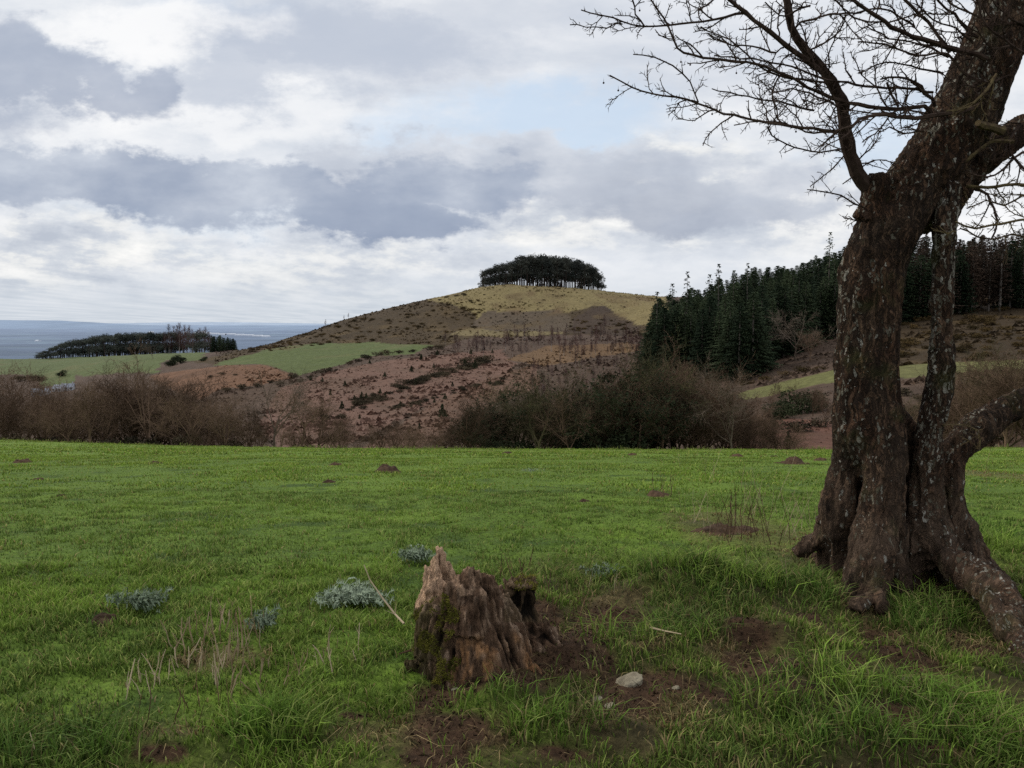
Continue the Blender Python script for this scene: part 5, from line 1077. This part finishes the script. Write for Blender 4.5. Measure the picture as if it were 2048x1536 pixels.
def st_col(P, Nn, d):
    px, py = px_of(P[:, 0], P[:, 1], P[:, 2]); n = len(P); c = np.tile(np.array([.115, .068, .042]), (n, 1))
    f = fbm(P * np.array([40, 40, 4]), 3, 120)
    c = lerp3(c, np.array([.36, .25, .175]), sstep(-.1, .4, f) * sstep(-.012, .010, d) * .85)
    c = c * 1.1; sp_ = ((px < 925) & (py < 1215) & (P[:, 1] > 3.46)).astype(float); c = lerp3(c, np.array([.74, .49, .32]), sp_ * (.75 + .25 * f))
    pk = ((py < 1185 + 20 * f) & (px > 905) & (px < 1000)).astype(float); c = lerp3(c, np.array([.46, .30, .20]), pk * .8 * sstep(-.3, .4, f))
    og = sstep(1255, 1330, py + 40 * f + 60 * fbm(P * 10, 2, 127)) * sstep(885, 945, px + 50 * fbm(P * 14, 3, 125)) * sstep(1110, 1080, px) * sstep(-.006, .008, d) ; og = og * sstep(-.15, .25, fbm(P * 9, 2, 124)); c = lerp3(c, np.array([.40, .20, .085]), np.clip(og, 0, 1) * .8)
    ms = .85 * sstep(905, 845, px + 40 * f + 50 * fbm(P * 12, 3, 126)) * sstep(1190, 1215, py) * (1 - sp_); c = lerp3(c, np.array([.05, .05, .014]), ms * .75)
    kn = (px > 1008) & (py < 1245); c[kn] = c[kn] * .75 + np.array([.02, .02, .008])
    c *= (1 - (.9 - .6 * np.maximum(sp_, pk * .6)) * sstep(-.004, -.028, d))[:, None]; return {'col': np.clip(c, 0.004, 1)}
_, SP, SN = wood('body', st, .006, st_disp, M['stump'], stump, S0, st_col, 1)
SPw = SP + np.array(S0); px_, py_ = px_of(SPw[:, 0], SPw[:, 1], SPw[:, 2]); rs2 = np.random.RandomState(9)
def moss(name, mask, n, L, lab=None):
    idx = np.where(mask)[0]
    if len(idx) == 0: return
    idx = rs2.choice(idx, n); b = MB()
    for i in idx:
        p = Vector(SP[i]) + Vector(rs2.normal(0, .003, 3)); nv = Vector(SN[i]); d = (nv + Vector(rs2.normal(0, .5, 3)) + Vector((0, 0, .25))).normalized(); l = L * rs2.uniform(.5, 1.4)
        b.spike(p, p + d * l, .0028)
    b.build(name, M['moss'], stump)
front = SN[:, 1] < .45
cl = fbm(SPw * 11, 2, 130)
moss('moss', (px_ < 890 + 60 * fbm(SPw * 9, 3, 131)) & (py_ > 1188) & (py_ < 1400) & front & (cl > -.12) & (SPw[:, 1] < 3.56), 6500, .013)
moss('moss', (px_ > 1030) & (px_ < 1082) & (py_ < 1180) & (cl > -.3), 900, .010)

# ------------------------------------------------------------------ sky and light
SUN_AZ, SUN_EL = math.radians(-62), math.radians(38)
wd = bpy.data.worlds.new('World'); scene.world = wd; wd.use_nodes = True; nt = wd.node_tree; nt.nodes.clear()
out = nt.nodes.new('ShaderNodeOutputWorld'); bg = nt.nodes.new('ShaderNodeBackground'); nt.links.new(bg.outputs[0], out.inputs[0])
sky = nt.nodes.new('ShaderNodeTexSky'); sky.sky_type = 'NISHITA'; sky.sun_disc = False; sky.sun_elevation = SUN_EL; sky.sun_rotation = SUN_AZ; sky.air_density = 1.2; sky.dust_density = 2.0
tc = nt.nodes.new('ShaderNodeTexCoord').outputs['Generated']; sep = nt.nodes.new('ShaderNodeSeparateXYZ'); nt.links.new(tc, sep.inputs[0])
X, Y_, Z_ = sep.outputs
yy = mathn(nt, 'MAXIMUM', mathn(nt, 'ABSOLUTE', Y_), .12); u = mathn(nt, 'DIVIDE', X, yy); v = mathn(nt, 'DIVIDE', mathn(nt, 'MAXIMUM', Z_, 0), yy)
def comb(a, b, c=0.0):
    n = nt.nodes.new('ShaderNodeCombineXYZ')
    for i, q in enumerate((a, b, c)):
        if isinstance(q, (int, float)): n.inputs[i].default_value = q
        else: nt.links.new(q, n.inputs[i])
    return n.outputs[0]
uv = comb(u, v)
A = lambda a, b: mathn(nt, 'ADD', a, b); Mu = lambda a, b: mathn(nt, 'MULTIPLY', a, b); Su = lambda a, b: mathn(nt, 'SUBTRACT', a, b)
# billow warp
w1 = noise(nt, mapping(nt, uv, (1, 1.7, 1), (3.1, 1.7, 0)), 7, 8, .62); w2 = noise(nt, mapping(nt, uv, (1, 1.7, 1), (7.3, 9.1, 0)), 7, 8, .62); w3 = noise(nt, mapping(nt, uv, (1, 1.6, 1), (1.3, 4.1, 2)), 3, 3, .5)
def spread(f, k): return Mu(Su(f, .5), k)
uw = A(u, A(spread(w1, .34), spread(w3, .16))); vw = A(v, A(spread(w2, .16), spread(w3, .05)))
fe = noise(nt, mapping(nt, uv, (1, 1.8, 1), (11, 3, 1)), 13, 8, .6)
def blob(cx, cy, rx, ry, hard=.35, rot=0.0, warped=True):
    uc, vc = ray(cx, cy); a = Su(uw if warped else u, uc); b = Su(vw if warped else v, vc); rx /= F; ry /= F
    if rot: c_, s_ = math.cos(rot), math.sin(rot); a, b = A(Mu(a, c_), Mu(b, s_)), A(Mu(a, -s_), Mu(b, c_))
    d = mathn(nt, 'SQRT', A(mathn(nt, 'POWER', mathn(nt, 'ABSOLUTE', Mu(a, 1 / rx)), 2), mathn(nt, 'POWER', mathn(nt, 'ABSOLUTE', Mu(b, 1 / ry)), 2)))
    if warped and hard < .36: d = A(d, spread(fe, 1.5))
    n = nt.nodes.new('ShaderNodeMapRange'); n.interpolation_type = 'SMOOTHSTEP'; nt.links.new(d, n.inputs[0]); n.inputs[1].default_value = 1 + hard; n.inputs[2].default_value = 1 - hard; return n.outputs[0]
def mx(*q):
    r = q[0]
    for k in q[1:]: r = mathn(nt, 'MAXIMUM', r, k)
    return r
f1 = noise(nt, mapping(nt, uv, (.9, 3.2, 1), (5, 2, 0)), 3.2, 9, .6, .3); f2 = noise(nt, mapping(nt, uv, (1, 2.4, 1), (0, 0, 3)), 9, 9, .62)
vv = A(v, .03); pu = mathn(nt, 'DIVIDE', u, vv); pv = mathn(nt, 'DIVIDE', .12, vv); f3 = noise(nt, comb(Mu(pu, .8), Mu(pv, 2.0)), 1.5, 7, .6)
# base bright veil
veil = ramp(nt, A(Mu(f1, .65), Mu(f2, .35)), [(.30, (.62, .67, .75)), (.44, (.73, .77, .83)), (.56, (.87, .89, .92)), (.70, (1.0, 1.0, 1.0))])
skyc = nt.nodes.new('ShaderNodeVectorMath'); skyc.operation = 'SCALE'; nt.links.new(sky.outputs[0], skyc.inputs[0]); skyc.inputs['Scale'].default_value = .10
blue = mixc(nt, .45, skyc.outputs[0], C(.56, .74, 1.0))
blue = mixc(nt, .6, blue, C(.70, .83, .98))
bm_ = mx(blob(1080, 245, 250, 62, .6), Mu(blob(1740, 300, 110, 90, .6), .8), Mu(blob(420, 15, 130, 30, .7), .5), Mu(blob(300, 515, 200, 22, .7), .35), Mu(blob(380, 440, 220, 24, .7), .4))
c = mixc(nt, Mu(bm_, .85), veil, blue)
# soft grey lens cloud at the top
c = mixc(nt, Mu(mx(blob(680, 75, 330, 95, .5, -.05), Mu(blob(480, 130, 200, 60, .6), .8), Mu(blob(980, 30, 420, 60, .7), .6), Mu(blob(1400, 120, 300, 90, .7), .35)), .85), c, C(.50, .555, .66))
# white glow between
c = mixc(nt, Mu(mx(blob(300, 45, 190, 42, .6), Mu(blob(470, 225, 260, 30, .7), .7)), .85), c, C(1.0, 1.0, 1.0))
# lower cumulus bank, bright tops and grey bodies
cum = ramp(nt, A(Mu(f2, .75), Mu(f3, .25)), [(.38, (.46, .51, .60)), (.48, (.63, .67, .73)), (.53, (.82, .83, .83)), (.62, (1.0, .99, .96))])
low = mx(blob(120, 520, 280, 75, .5), Mu(blob(600, 540, 420, 60, .6), .9), Mu(blob(1100, 450, 200, 50, .5), 1.0), Mu(blob(1350, 330, 160, 60, .5), .9), Mu(blob(1500, 420, 300, 90, .6), .8))
c = mixc(nt, Mu(low, .85), c, cum)
# grey cloud bank
tex = noise(nt, mapping(nt, uv, (1, 2.0, 1), (2, 8, 5)), 5.5, 7, .55)
shp = A(A(Mu(tex, 1.15), Mu(Su(vw, .155), 1.5)), -.07)
dk = ramp(nt, shp, [(.22, (.265, .325, .45)), (.42, (.33, .39, .51)), (.58, (.44, .495, .60)), (.78, (.64, .69, .77))])
dk2 = ramp(nt, A(Mu(tex, .85), A(Mu(Su(vw, .19), 1.8), .08)), [(.28, (.39, .435, .53)), (.5, (.53, .575, .66)), (.72, (.82, .84, .88))])
c = mixc(nt, Mu(mx(blob(1080, 340, 330, 62, .3, -.08), blob(1420, 400, 260, 50, .35), Mu(blob(820, 320, 160, 50, .3), .9)), .88), c, dk2)
c = mixc(nt, Mu(mx(blob(60, 350, 210, 85, .22), blob(330, 375, 300, 78, .22, -.1), blob(640, 400, 260, 72, .22, -.18), blob(760, 440, 170, 42, .3), blob(900, 370, 150, 55, .3)), .92), c, dk)
shu = A(A(Mu(tex, .9), Mu(Su(vw, .33), 1.8)), .02)
dku = ramp(nt, shu, [(.2, (.30, .36, .485)), (.4, (.38, .435, .55)), (.58, (.50, .55, .65)), (.78, (.68, .73, .80))])
c = mixc(nt, Mu(mx(blob(90, 130, 160, 75, .3, -.25), blob(250, 160, 150, 50, .35, -.35), blob(-60, 150, 200, 90, .4)), .8), c, dku)
# haze toward the horizon
hz = nt.nodes.new('ShaderNodeMapRange'); hz.interpolation_type = 'SMOOTHSTEP'; nt.links.new(v, hz.inputs[0]); hz.inputs[1].default_value = .085; hz.inputs[2].default_value = .0; hz.inputs[3].default_value = 0; hz.inputs[4].default_value = .85
hcol = ramp(nt, f3, [(.35, (.55, .61, .68)), (.65, (.70, .74, .79))])
c = mixc(nt, hz.outputs[0], c, hcol)
# behind and below the horizon: plain
dn = mathn(nt, 'LESS_THAN', Z_, -.012); c = mixc(nt, dn, c, C(.10, .11, .09))
nt.links.new(c, bg.inputs[0]); bg.inputs[1].default_value = 1.0
wd.cycles.sampling_method = 'MANUAL'; wd.cycles.sample_map_resolution = 1024
sd = bpy.data.lights.new('sun', 'SUN'); sd.energy = 1.9; sd.angle = math.radians(12); sd.color = (1, .93, .8); so = bpy.data.objects.new('sun', sd); col.objects.link(so)
dvec = Vector((math.sin(SUN_AZ) * math.cos(SUN_EL), math.cos(SUN_AZ) * math.cos(SUN_EL), math.sin(SUN_EL))); so.rotation_euler = dvec.to_track_quat('Z', 'Y').to_euler(); so.location = (0, 0, 30)
scene.cycles.max_bounces = 5; scene.cycles.diffuse_bounces = 3; scene.cycles.transparent_max_bounces = 4; scene.cycles.use_denoising = False
